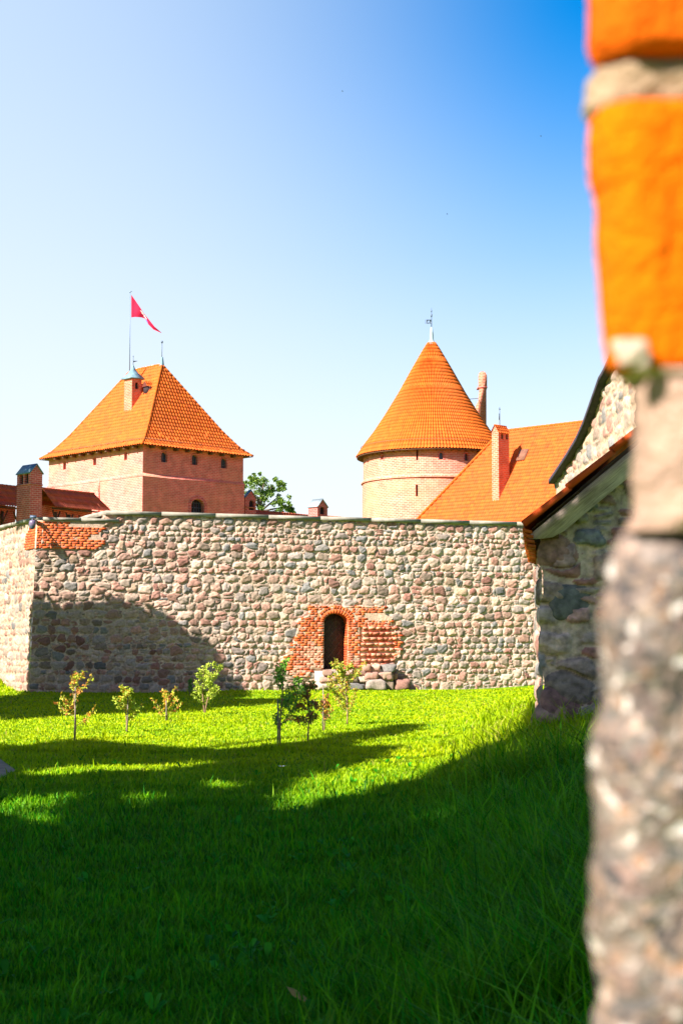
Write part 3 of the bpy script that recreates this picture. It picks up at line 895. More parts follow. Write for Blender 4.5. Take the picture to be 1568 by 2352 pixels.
# window panes and frames
for h in hr:
    fm = flatmap(C0g, A, NA); m_ = MB(); x0, x1, zb, zt, rs = h
    m_.add([fm(x0 - .02, zb, .20), fm(x1 + .02, zb, .20), fm(x1 + .02, zt, .20), fm(x0 - .02, zt, .20)], [(0, 1, 2, 3)])
    o = m_.build('window', MT['glass'], sq)
    m_ = MB()
    m_.box(fm((x0 + x1) / 2 - .018, zb, .19), A * .036, Vector((0, 0, zt - zb)), NA * .03)
    m_.box(fm(x0, zb, .19), A * .03, Vector((0, 0, zt - zb - rs * .6)), NA * .04); m_.box(fm(x1 - .03, zb, .19), A * .03, Vector((0, 0, zt - zb - rs * .6)), NA * .04)
    m_.box(fm(x0, zb + .2, .188), A * (x1 - x0), Vector((0, 0, .03)), NA * .03)
    m_.build('window_frame', MT['iron'], o)
    m_ = MB(); arched_ring(m_, fm, x0, x1, zb, zt, rs, .09, .015, .05); m_.build('brick_arch', MT['brick_c'], sq)
for h in hl:
    fm = flatmap(OL, TL, NB); m_ = MB(); x0, x1, zb, zt, rs = h
    m_.add([fm(x0 - .02, zb, .20), fm(x1 + .02, zb, .20), fm(x1 + .02, zt, .20), fm(x0 - .02, zt, .20)], [(0, 1, 2, 3)])
    m_.build('window', MT['dark'], sq)
fm = flatmap(CL, A, NA); x0, x1, zb, zt, rs = ga
m_ = MB(); m_.add([fm(x0 - .02, zb, .3), fm(x1 + .02, zb, .3), fm(x1 + .02, zt, .3), fm(x0 - .02, zt, .3)], [(0, 1, 2, 3)]); gt = m_.build('gate', MT['dark'], sq)
m_ = MB()
for i in range(1, 5): m_.box(fm(x0 + (x1 - x0) * i / 5 - .015, zb, .27), A * .03, Vector((0, 0, zt - zb - .12)), NA * .03)
for i in range(4): m_.box(fm(x0, zb + .35 + .3 * i, .272), A * (x1 - x0), Vector((0, 0, .04)), NA * .03)
m_.build('gate_bars', MT['iron'], gt)
m_ = MB(); arched_ring(m_, fm, x0, x1, zb, zt, rs, .13, .03, .2); arched_ring(m_, fm, x0 - .13, x1 + .13, zb, zt + .13, rs + .13, .12, .015, .05); m_.build('gate_arch', MT['brick_c'], sq)
# scar and thin buttress on the left face
m_ = MB(); f_ = flatmap(OL2, TL, NB); xb = facecoords(OL2, TL, 228, 1140, NB)[0]
m_.box(f_(xb - .09, zlow, 0), TL * .18, Vector((0, 0, P(228, 1130, 98).z - zlow)), NB * .16)
m_.box(f_(xb - .05, P(228, 1130, 98).z, .0), TL * .10, Vector((0, 0, .9)), NB * .05)
m_.build('buttress', MT['brick_l'], sq)

# roof ------------------------------------------------------------------
OVH = .46
zeav = P(329, 1019, TD - .6).z
prof = [(-OVH, 0), (.12, .42), (.55, .93), (1.1, 1.62)]   # inset, rise : bell-cast foot
ap_in = La / 2
# apex height from the survey
apex_h = C0g + A * (La / 2)
tb = along(Vector((apex_h.x, apex_h.y, 20.0)), B, 372)
zap = hit(372, 837, apex_h + B * tb, Vector((0, -1, 0))).z
top_rise = zap - zeav
slope_a = (top_rise - 1.62) / (ap_in - 1.1)
prof.append((ap_in, top_rise))
tb2 = along(Vector((apex_h.x, apex_h.y, 20.0)), B, 300)
# hip ends may be steeper: b-inset scaled so the near hip meets the ridge end
def level(ins, z):
    k = (ins + OVH) / (ap_in + OVH)
    bn = -OVH + (tb + OVH) * k; bf = (Lb + OVH) + (tb2 - (Lb + OVH)) * k
    z = zeav + z
    return [C0g + A * ins + B * bn + Vector((0, 0, z)), C0g + A * (La - ins) + B * bn + Vector((0, 0, z)),
            C0g + A * (La - ins) + B * bf + Vector((0, 0, z)), C0g + A * ins + B * bf + Vector((0, 0, z))]
lev = [level(i, z) for i, z in prof]
rf = MB()
def nface(i, n_h):
    res = []
    for k in range(len(lev)):
        a, b = lev[max(k - 1, 0)], lev[min(k + 1, len(lev) - 1)]
        t = (lev[0][(i + 1) % 4] - lev[0][i]).normalized()
        up = ((b[i] + b[(i + 1) % 4]) - (a[i] + a[(i + 1) % 4])); up = (up - t * up.dot(t)).normalized()
        nn = t.cross(up).normalized()
        if nn.dot(Vector(n_h)) < 0: nn = -nn
        res.append(tuple(nn))
    return np.array(res)
for i, nh in ((0, NA), (1, A), (2, B), (3, NB)):
    tiles(rf, [(l[i], l[(i + 1) % 4]) for l in lev], nface(i, nh), per=.24, step=.29, seed=20 + i, amp=.05)
roof = rf.build('roof', MT['tile'], sq)
ht = MB(); hm = True
for i in range(4): hip_line(ht, i in (0, 1, 3), [l[i] for l in lev], .075, .34)
hip_line(ht, hm, [lev[-1][0], lev[-1][3]], .085, .34)
ht.build('ridge_tiles', MT['tile'], roof)
sf = MB()
e = level(-OVH, -.06); i_ = level(.02, .02); i_ = [Vector((p.x, p.y, zeav + .02)) for p in i_]
for k in range(4): sf.add([e[k], e[(k + 1) % 4], i_[(k + 1) % 4], i_[k]], [(0, 3, 2, 1)])
for k, (o_, t_, L_) in enumerate(((lev[0][0], A, La + 2 * OVH), (lev[0][0], B, Lb + 2 * OVH))):
    inw = -NA if k == 0 else -NB
    for j in range(1, int(L_ / .95)):
        sf.box(o_ + t_ * (j * .95) + inw * .06 + Vector((0, 0, -.17)), t_ * .13, inw * (OVH - .05), Vector((0, 0, .13)))
sf.build('eaves', MT['soffit'], sq)
# snow rail low on the roof
sr = MB()
for k, (p, q_) in enumerate(((0, 1), (3, 0))):
    a_, b_ = level(.02, .34)[p], level(.02, .34)[q_]
    nn = Vector(nface(0 if k == 0 else 3, NA if k == 0 else NB)[1])
    sr.tube([a_ + nn * .13, b_ + nn * .13], .018, 5)
    n_ = int((b_ - a_).length / .8)
    for j in range(n_): c_ = a_ + (b_ - a_) * ((j + .5) / n_); sr.tube([c_ + nn * .02, c_ + nn * .15], .02, 5)
sr.build('snow_rail', MT['soffit'], roof)

# turret chimney on the left slope ------------------------------------------------
nl = Vector(nface(3, NB)[3]); Op = lev[3][0]
tc0 = hit(303, 943, Op, nl)
def turret_box(u_r, u_l, base, vtop):
    wa = along(base, A, u_r); wb = along(base, B, u_l)
    return wa, wb
wa, wb = turret_box(325, 285, tc0, 0)
ztt = P(303, 868, tc0.y).z
tur = MB(); tb0 = tc0 - Vector((0, 0, .3))
O1 = Vector((tb0.x, tb0.y, 0))
hole1 = win(O1, A, NA, 311, 318.5, 878, 893)
holed(tur, flatmap(O1, A, NA), wa, ztt, [hole1], 1, .15, tb0.z)
holed(tur, flatmap(O1 + B * wb, -B, NB), wb, ztt, [], 1, .1, tb0.z)
holed(tur, flatmap(O1 + A * wa, B, A), wb, ztt, [], 1, .1, tb0.z)
holed(tur, flatmap(O1 + A * wa + B * wb, -A, B), wa, ztt, [], 1, .1, tb0.z)
tur_o = tur.build('roof_turret', MT['brick_o'], roof)
m_ = MB(); f_ = flatmap(O1, A, NA); m_.add([f_(hole1[0], hole1[2], .14), f_(hole1[1], hole1[2], .14), f_(hole1[1], hole1[3], .14), f_(hole1[0], hole1[3], .14)], [(0, 1, 2, 3)])
m_.build('turret_opening', MT['dark'], roof)
m_ = MB(); ctr = O1 + A * wa / 2 + B * wb / 2
def sqring(k, z, e): return [ctr + (A * sx * (wa / 2 + e) + B * sy * (wb / 2 + e)) * k + Vector((0, 0, z)) for sx, sy in ((-1, -1), (1, -1), (1, 1), (-1, 1))]
zc_ = P(306, 838, ctr.y).z
rings = [sqring(1, ztt - .02, .14), sqring(1, ztt + .05, .14), sqring(.55, ztt + (zc_ - ztt) * .42, .05), sqring(.22, ztt + (zc_ - ztt) * .75, 0), sqring(.03, zc_, 0)]
vs = [p for r in rings for p in r]; fs = []
for i in range(4):
    for k in range(4): fs.append((i * 4 + k, i * 4 + (k + 1) % 4, i * 4 + 4 + (k + 1) % 4, i * 4 + 4 + k))
fs.append((3, 2, 1, 0)); m_.add(vs, fs); m_.build('turret_cap', MT['copper'], roof)
m_ = MB(); vt = ctr + Vector((0, 0, zc_ - .05)); m_.tube([vt, vt + Vector((0, 0, .62))], .018, 6)
p_ = vt + Vector((0, 0, .33)); m_.add([p_, p_ + Vector((.30, 0, -.02)), p_ + Vector((0, 0, -.12)), p_ + Vector((0, .02, 0)), p_ + Vector((.30, .02, -.02)), p_ + Vector((0, .02, -.12))], [(0, 1, 2), (3, 5, 4), (0, 3, 4, 1), (1, 4, 5, 2)])
m_.blob(vt + Vector((0, 0, .62)), (.03, .03, .05), n=4); m_.build('turret_vane', MT['iron'], roof)
# little roof dormer behind it
dm0 = hit(340, 905, Op, nl)
dm = MB(); dzz = Vector((0, 0, 1))
dm.box(dm0 - A * .05, B * .42, A * .9, dzz * .55)
dmo = dm.build('dormer', MT['dark'], roof)
m_ = MB()
rg0 = dm0 + B * .21 + dzz * .86 - A * .12; L0_, R0_ = dm0 - B * .08 + dzz * .5 - A * .12, dm0 + B * .5 + dzz * .5 - A * .12
bk = A * 1.15
tiles(m_, [(L0_, L0_ + bk), (rg0, rg0 + bk)], tuple((-B + dzz).normalized()), .2, .2, seed=4)
tiles(m_, [(R0_ + bk, R0_), (rg0 + bk, rg0)], tuple((B + dzz).normalized()), .2, .2, seed=5)
m_.add([L0_, R0_, rg0], [(0, 1, 2)], (.12, .03, .02)); m_.build('dormer_roof', MT['tile'], roof)
# finial at the near end of the ridge
m_ = MB(); fp = lev[-1][0]
m_.lathe(fp, [(.16, -.12), (.13, .1), (.08, .48), (.001, .5)], 4); m_.build('finial_base', MT['copper'], roof)
m_ = MB(); m_.tube([fp + dzz * .4, fp + dzz * 1.45], .022, 6); m_.blob(fp + dzz * 1.5, (.07, .07, .08), n=5); m_.build('finial', MT['iron'], roof)

# flagpole and flag -------------------------------------------------------
FY = tc0.y + 1.6
fb = P(298, 880, FY); ft = P(299, 671, FY)
fpole = thing('flagpole', 'tall thin pole with a long red pennant above the square tower', 'flagpole', fb)
m_ = MB(); m_.tube([fb, ft], [.034, .024], 8); m_.build('pole', MT['polepaint'], fpole)
m_ = MB(); m_.tube([ft + Vector((-.06, 0, .03)), ft + Vector((.14, 0, .05))], .02, 6); m_.blob(ft, (.05, .05, .05), n=5); m_.build('pole_head', MT['polepaint'], fpole)
up = [(302, 677), (311, 690), (322, 706), (331, 720), (343, 735), (355, 750), (371, 764)]
dn = [(302, 729), (312, 728), (325, 729), (334, 732), (341, 745), (353, 757), (371, 765)]
nU, nV = 25, 9
fl = {k: MB() for k in ('flagred', 'flagwhite', 'flagblue')}
Vf = np.zeros((nV, nU, 3))
for i in range(nU):
    t = i / (nU - 1) * 6
    a_ = [np.interp(t, range(7), [p[k] for p in up]) for k in (0, 1)]; b_ = [np.interp(t, range(7), [p[k] for p in dn]) for k in (0, 1)]
    for j in range(nV):
        s_ = j / (nV - 1)
        yy = FY + .05 * math.sin(i * .55 + 2.2 * s_) * min(1, i / 6) + .03 * math.sin(s_ * 6 + i * .2)
        Vf[j, i] = P(a_[0] * (1 - s_) + b_[0] * s_, a_[1] * (1 - s_) + b_[1] * s_, yy)
Vflat = Vf.reshape(-1, 3)
F = grid_faces(nV, nU)
sel = {'flagred': [], 'flagwhite': [], 'flagblue': []}
for f in F:
    j, i = divmod(int(f[0]), nU)
    if (i, j) in {(i_, j_) for i_ in range(8, 14) for j_ in range(1, 6) if (i_ * 3 + j_ * 5) % 7 not in (1,) and abs(i_ - 8.5 - j_ * .8) < 2.2}: k = 'flagwhite'
    elif (i, j) in {(13, 7), (14, 7), (14, 6), (15, 7), (13, 6)}: k = 'flagblue'
    else: k = 'flagred'
    sel[k].append(f)
for k, nm in (('flagred', 'flag'), ('flagwhite', 'flag_emblem'), ('flagblue', 'emblem_shield')):
    u_, inv = np.unique(np.array(sel[k]), return_inverse=True); fl[k].add(Vflat[u_], inv.reshape(-1, 4)); o = fl[k].build(nm, MT[k], fpole, smooth=True)

# =================================================================================================
#                                         ROUND TOWER
# =================================================================================================
RD = 95.0
RC = P(992, 1050, RD); RC = Vector((RC.x, RC.y, 0))
RAD = 159 / math.hypot(FPX, 159) * RD * 1.004
rt = thing('round_tower', 'round brick castle tower under a tall conical orange tile roof', 'tower', RC)
view = math.atan2(-RC.y, -RC.x)
def rmap(rad, off=0):
    return lambda s, z, d: (RC.x + (rad - d) * math.cos(view + (s - off) / rad), RC.y + (rad - d) * math.sin(view + (s - off) / rad), z)
def rsz(u, v, rad):
    """pixel -> arc position (from the left of the visible half) and height"""
    d = ray(u, v); dx, dy = d.x, d.y
    a = dx * dx + dy * dy; b = -2 * (dx * RC.x + dy * RC.y); c = RC.x ** 2 + RC.y ** 2 - rad * rad
    t = (-b - math.sqrt(max(b * b - 4 * a * c, 0))) / (2 * a)
    x, y = dx * t, dy * t
    ang = math.atan2(y - RC.y, x - RC.x) - view
    return math.atan2(math.sin(ang), math.cos(ang)) * rad, EYE + d.z * t
zrb = rsz(992, 1092, RAD)[1]
zrt = rsz(992, 1024, RAD)[1] + .3
CIRC = 2 * math.pi * RAD
def rwin(u0, u1, v0, v1, rad, rise=None):
    a, b = rsz(u0, v1, rad), rsz(u1, v0, rad)
    return [a[0] + CIRC / 2, b[0] + CIRC / 2, a[1], b[1], (b[0] - a[0]) / 2 if rise is None else rise]
mp_u = rmap(RAD, CIRC / 2)
RL = RAD + .06; mp_l = (lambda s, z, d: (RC.x + (RL - d) * math.cos(view + (s - CIRC / 2) / RAD), RC.y + (RL - d) * math.sin(view + (s - CIRC / 2) / RAD), z))
wu = [rwin(874, 880, 1044, 1056, RAD), rwin(955, 959.5, 1030, 1057, RAD, 0), rwin(1008, 1017, 1039, 1055, RAD), rwin(1067, 1075, 1041, 1058, RAD), rwin(843, 846, 1050, 1063, RAD, 0)]
wd_ = [rwin(954.5, 959.5, 1113, 1140, RAD, 0)]
m_ = MB(); holed(m_, mp_u, CIRC, zrt, wu, CIRC / 72, .3, zrb)
def cyl_uv(o, rad):
    me = o.data; l = me.uv_layers[0]
    co = np.empty(len(me.vertices) * 3, np.float32); me.vertices.foreach_get('co', co); co = co.reshape(-1, 3)
    li = np.empty(len(me.loops), np.int32); me.loops.foreach_get('vertex_index', li)
    ang = np.arctan2(co[:, 1] - RC.y, co[:, 0] - RC.x) - view
    ang = np.arctan2(np.sin(ang), np.cos(ang))
    uvv = np.stack([ang[li] * rad, co[li, 2]], 1)
    l.data.foreach_set('uv', uvv.astype(np.float32).ravel())
o = m_.build('upper_wall', MT['brick_r'], rt); cyl_uv(o, RAD)
m_ = MB(); holed(m_, mp_l, CIRC, zrb - .10, wd_, CIRC / 72, .3, 3.0)
o = m_.build('lower_wall', MT['brick_r'], rt); cyl_uv(o, RAD)
m_ = MB(); m_.lathe(RC, [(RL, zrb - .11), (RL + .07, zrb - .10), (RL + .07, zrb - .02), (RAD, zrb + .12)], 96); m_.build('string_course', MT['brick_r'], rt, smooth=False)
for h, mp in [(h, mp_u) for h in wu] + [(h, mp_l) for h in wd_]:
    x0, x1, zb, zt, rs = h; m_ = MB()
    m_.add([mp(x0 - .02, zb, .22), mp(x1 + .02, zb, .22), mp(x1 + .02, zt, .22), mp(x0 - .02, zt, .22)], [(0, 1, 2, 3)])
    o = m_.build('window', MT['glass' if rs > 0 and x1 - x0 > .2 else 'dark'], rt)
    if rs > 0 and x1 - x0 > .2:
        m_ = MB(); arched_ring(m_, mp, x0, x1, zb, zt, rs, .10, .015, .05); m_.build('brick_arch', MT['brick_c'], rt)
# cone
Yc = RC.y
def zat(v, r_px):            # height of the silhouette point
    return hit(992 + r_px, v, Vector((RC.x, RC.y - .0, 0)), Vector((0, -1, 0))).z
k_ = RD / FPX
cone = [(175, 1050), (156, 1022), (135, 995), (108, 955), (77, 905), (46, 850), (9, 787)]
cone = [(r * k_ * 1.0, zat(v, -r)) for r, v in cone]
def cone_tiles():
    rs = [c[0] for c in cone]; zs = [c[1] for c in cone]
    S = [0]
    for i in range(1, len(cone)): S.append(S[-1] + math.hypot(rs[i] - rs[i - 1], zs[i] - zs[i - 1]))
    T = S[-1]; nr = int(T / .26); rg = np.random.default_rng(3)
    mb = MB()
    # three bands with fewer columns towards the tip, as laid
    bands = [(0, .60, 150), (.60, .85, 96), (.85, 1.0, 44)]
    for f0, f1, nc in bands:
        r0, r1 = int(nr * f0), int(nr * f1)
        sub = 6; th = np.linspace(0, 2 * math.pi, nc * sub + 1)
        ph = (np.arange(nc * sub + 1) / sub) % 1.0
        prof_ = np.where(ph < .62, np.sin(ph / .62 * math.pi), -.45 * np.sin((ph - .62) / .38 * math.pi))
        ci = np.minimum(np.arange(nc * sub + 1) // sub, nc - 1)
        V = []; C = []
        for r in range(r0, r1):
            tn = 1 + rg.normal(0, .08, nc)
            for fr, of in ((0, 1.0), (.55, .5), (.999, .1)):
                t = T * (r + fr) / nr
                rr = np.interp(t, S, rs); zz = np.interp(t, S, zs)
                i = min(np.searchsorted(S, t, 'right') - 1, len(S) - 2)
                dr, dz_ = rs[i + 1] - rs[i], zs[i + 1] - zs[i]; l = math.hypot(dr, dz_)
                nr_, nz_ = dz_ / l, -dr / l
                h = min(.045, .011 * rr / .12 if rr < .5 else .05) * prof_ + .009 * of
                V.append(np.stack([RC.x + (rr + h * nr_) * np.cos(th), RC.y + (rr + h * nr_) * np.sin(th), zz + h * nz_], 1))
                C.append(TILE * tn[ci][:, None])
        V = np.array(V); C = np.array(C)
        mb.add(V.reshape(-1, 3), grid_faces(V.shape[0], V.shape[1]), C.reshape(-1, 3))
    return mb
croof = cone_tiles().build('roof', MT['tile'], rt)
m_ = MB(); m_.lathe(RC, [(cone[0][0] - .02, cone[0][1] - .05), (cone[0][0] - .03, cone[0][1] - .11), (RAD - .05, cone[0][1] + .12)], 72)
for k in range(60):
    a_ = 2 * math.pi * k / 60; dr = Vector((math.cos(a_), math.sin(a_), 0)); tt_ = Vector((-dr.y, dr.x, 0))
    m_.box(RC + dr * (RAD - .02) - tt_ * .05 + Vector((0, 0, cone[0][1] - .12)), tt_ * .1, dr * (cone[0][0] - RAD - .06), Vector((0, 0, .12)))
m_.build('eaves', MT['soffit'], rt)
m_ = MB(); rr_, zz_ = np.interp(.42, [0, 1], [cone[0][0], cone[1][0]]) , np.interp(.42, [0, 1], [cone[0][1], cone[1][1]])
pts = [RC + Vector((math.cos(a) * (rr_ - .05), math.sin(a) * (rr_ - .05), zz_ + .25)) for a in np.linspace(0, 2 * math.pi, 73)]
m_.tube(pts, .015, 5, cap=False); m_.build('snow_rail', MT['soffit'], croof)
# cap, spindle and pierced weather vane
tp = RC + Vector((0, 0, cone[-1][1]))
m_ = MB(); m_.lathe(tp, [(.34, -.16), (.26, -.02), (.15, .12), (.12, .22), (.12, .5), (.06, .98), (.001, 1.0)], 12); m_.build('roof_cap', MT['lead'], rt, smooth=False)
m_ = MB(); m_.tube([tp + dzz * .95, tp + dzz * 2.1], [.03, .018], 6)
m_.blob(tp + dzz * 1.72, (.055, .055, .11), n=5); m_.blob(tp + dzz * 2.0, (.04, .04, .07), n=5); m_.tube([tp + dzz * 2.0, tp + dzz * 2.2], .012, 5)
m_.build('vane_rod', MT['iron'], rt)
m_ = MB(); va = tp + dzz * 1.2
def plate(mb, pts, y=0.0, th=.015):
    n = len(pts); vs = [va + Vector((x, y, z)) for x, z in pts] + [va + Vector((x, y + th, z)) for x, z in pts]
    mb.add(vs, [tuple(range(n)), tuple(range(n, 2 * n))[::-1]] + [(i, (i + 1) % n, n + (i + 1) % n, n + i) for i in range(n)])
plate(m_, [(-.02, 0), (-.02, .26), (-.12, .26), (-.12, 0)]); plate(m_, [(-.12, 0), (-.12, .07), (-.23, .07), (-.23, 0)]); plate(m_, [(-.12, .19), (-.12, .26), (-.23, .26), (-.23, .19)])
plate(m_, [(-.23, 0), (-.23, .26), (-.29, .26), (-.29, 0)])
for k in range(4): z_ = .005 + k * .067; plate(m_, [(-.29, z_), (-.29, z_ + .045), (-.42, z_ + .03)])
m_.build('vane_flag', MT['iron'], rt)

# =================================================================================================
#                                         PALACE ROOF + CHIMNEYS
# =================================================================================================
HB = Vector((-.735, .678, 0)).normalized(); HN = Vector((-.678, -.735, 0)).normalized()
HY = 86.5
h0 = P(1152, 990, HY)
hlen = 17.0
h1 = h0 - HB * hlen
run_px = 5.45; 
hipdir_run = 3.9
kx = (h0.x - P(955, 1197, HY).x); drop = h0.z - P(955, 1197, HY).z
run = kx * .70; slope_h = drop / run
DZ = drop + 1.6
RN = DZ / slope_h
house = thing('palace_wing', 'castle wing with a large plain orange tile roof right of the round tower', 'house', (h0.x, h0.y, 0))
def hp(frac):
    r_ = RN * frac
    a_ = h0 + HN * r_ + HB * r_ * (kx / run - .678) / .735 * 1.0; return a_ - Vector((0, 0, DZ * frac)), h1 + HN * r_ - Vector((0, 0, DZ * frac))
rowsH = [hp(f) for f in (1, .5, 0)]
m_ = MB(); nH = (HB.cross(Vector((0, 0, 1))));
upv = (rowsH[2][1] - rowsH[0][1]).normalized(); nH = upv.cross(HB).normalized()
if nH.z < 0: nH = -nH
tiles(m_, rowsH, tuple(nH), .165, .24, seed=40, amp=.035, tile=TILE * np.array((.97, .86, .6)))
# rear slope and far hip, so the roof is closed
bk = [h0, h1, h1 - HN * RN - Vector((0, 0, DZ)), h0 - HN * RN + (rowsH[0][0] - h0 - HN * RN + Vector((0, 0, DZ))) - Vector((0, 0, DZ))]
tiles(m_, [(bk[2], bk[3]), (bk[1], bk[0])], tuple((-HN * DZ + Vector((0, 0, RN))).normalized()), .3, .4, seed=41)
tiles(m_, [(bk[3], rowsH[0][0]), (h0, h0 + Vector((0, 0, .001)))], tuple((HB * DZ + Vector((0, 0, RN))).normalized()), .3, .4, seed=42)
hroof = m_.build('roof', MT['tile'], house)
ht = MB(); hm = True
hip_line(ht, hm, [rowsH[0][0] + nH * .04, h0 + nH * .04], .07, .30); hip_line(ht, hm, [h0, h1], .075, .30)
ht.build('ridge_tiles', MT['tile'], hroof)
m_ = MB()
wz = rowsH[0][0].z + .3
fq = [rowsH[0][0] - HN * .5, rowsH[0][1] - HN * .5, bk[2] + HN * .5, bk[3] + HN * .5]
for k in range(4):
    p, q_ = fq[k], fq[(k + 1) % 4]; m_.add([(p.x, p.y, 0), (q_.x, q_.y, 0), (q_.x, q_.y, wz), (p.x, p.y, wz)], [(0, 1, 2, 3)])
m_.build('wall', MT['brick_l'], house)
# the chimney standing in that roof
cb = hit(1145, 1150, rowsH[0][0], nH); cb.z -= .1
ca = along(cb, -HB if False else A, 1169.5); cbk = along(cb, B, 1130)
zt_ = P(1145, 992, cb.y).z
O1 = Vector((cb.x, cb.y, 0)); m_ = MB()
hs = [win(O1, A, NA, 1150, 1155, 995, 1008), win(O1, A, NA, 1161, 1166, 997, 1009)]
holed(m_, flatmap(O1, A, NA), ca, zt_, hs, 1, .15, cb.z - .3)
holed(m_, flatmap(O1 + B * cbk, -B, NB), cbk, zt_, [], 1, .1, cb.z - .3)
holed(m_, flatmap(O1 + A * ca, B, A), cbk, zt_, [], 1, .1, cb.z - .3)
holed(m_, flatmap(O1 + A * ca + B * cbk, -A, B), ca, zt_, [], 1, .1, cb.z - .3)
rgz = P(1137, 975, cb.y).z
g0, g1, g2 = O1 + dzz * zt_, O1 + B * cbk + dzz * zt_, O1 + B * cbk / 2 + dzz * (rgz - .03)
m_.add([g0, g1, g2], [(0, 2, 1)]); m_.add([g0 + A * ca, g1 + A * ca, g2 + A * ca], [(0, 1, 2)])
chm = m_.build('chimney', MT['brick_o'], hroof)
for h in hs:
    m_ = MB(); f_ = flatmap(O1, A, NA); m_.add([f_(h[0], h[2], .13), f_(h[1], h[2], .13), f_(h[1], h[3], .13), f_(h[0], h[3], .13)], [(0, 1, 2, 3)])
    m_.build('chimney_opening', MT['dark'], hroof)
m_ = MB()
a_, b_ = g0 - B * .07 - A * .06 - dzz * .04, g0 - B * .07 + A * (ca + .06) - dzz * .04; r0_, r1_ = g2 - A * .06 + dzz * .03, g2 + A * (ca + .06) + dzz * .03
tiles(m_, [(a_, b_), (r0_, r1_)], tuple((-B * .6 + dzz).normalized()), .17, .16, seed=3, amp=.02, tile=TILE * .9)
c_, d_ = g1 + B * .07 - A * .06 - dzz * .04, g1 + B * .07 + A * (ca + .06) - dzz * .04
tiles(m_, [(d_, c_), (r1_, r0_)], tuple((B * .6 + dzz).normalized()), .17, .16, seed=3, amp=.02, tile=TILE * .9)
m_.tube([r0_, r1_], .04, 6, TILE); m_.build('chimney_roof', MT['tile'], hroof)
m_ = MB(); cr = g2 + A * ca * .45; m_.tube([cr, cr + dzz * 1.05], .02, 6); m_.tube([cr + dzz * .95 - A * .07, cr + dzz * .95 + A * .07], .018, 5)
m_.box(cr + dzz * .35 - A * .06 - B * .01, A * .05, B * .02, dzz * .35); m_.build('chimney_cross', MT['iron'], hroof)
# roof light lying in its shadow
rl = hit(1186, 1060, rowsH[0][0], nH)
m_ = MB(); m_.box(rl, -HB * .55, upv * .75, nH * .12); m_.build('roof_hatch', MT['soffit'], hroof)

# tall chimney with rounded head
ty = 104.0
tcb = P(1097, 975, ty); tall = thing('tall_chimney', 'tall slender brick chimney with rounded top behind the conical roof', 'chimney', (tcb.x, tcb.y, 0))
def px(u, v): return P(u, v, ty)
m_ = MB()
outl = [(1080, 1010), (1091, 940), (1092, 932), (1098, 920), (1100, 890), (1098, 888), (1097.5, 864), (1100, 856), (1104, 853.5), (1109, 853), (1114, 855), (1117.5, 862), (1117.5, 887), (1116, 890), (1116, 1010)]
fr = [px(*p) for p in outl]; n_ = len(fr)
m_.add(fr + [p + Vector((.1, .95, 0)) for p in fr], [tuple(range(n_))[::-1], tuple(range(n_, 2 * n_))] + [(i, (i + 1) % n_, n_ + (i + 1) % n_, n_ + i) for i in range(n_)])
m_.box(Vector((fr[0].x - .3, fr[0].y + .01, 3)), (1.5, 0, 0), (0, .9, 0), (0, 0, fr[0].z - 3 - .01))
m_.build('stack', MT['brick_o'], tall)
m_ = MB(); a_ = [px(*p) for p in outl[5:13]]
for p, q_ in zip(a_[:-1], a_[1:]):
    n2 = Vector((q_.z - p.z, 0, -(q_.x - p.x))).normalized() * -.04
    pf, qf = p + Vector((0, -.05, 0)), q_ + Vector((0, -.05, 0))
m_.box(px(1098, 889.5) + Vector((-.04, -.04, -.03)), (20 * ty / FPX + .06, 0, 0), (0, 1.03, 0), (0, 0, .07))
m_.build('neck_course', MT['brick_c'], tall)
m_ = MB(); m_.tube([P(1099, 915, ty + .3), P(1072, 917, ty - 3)], .02, 5); m_.build('tie_rod', MT['iron'], tall)

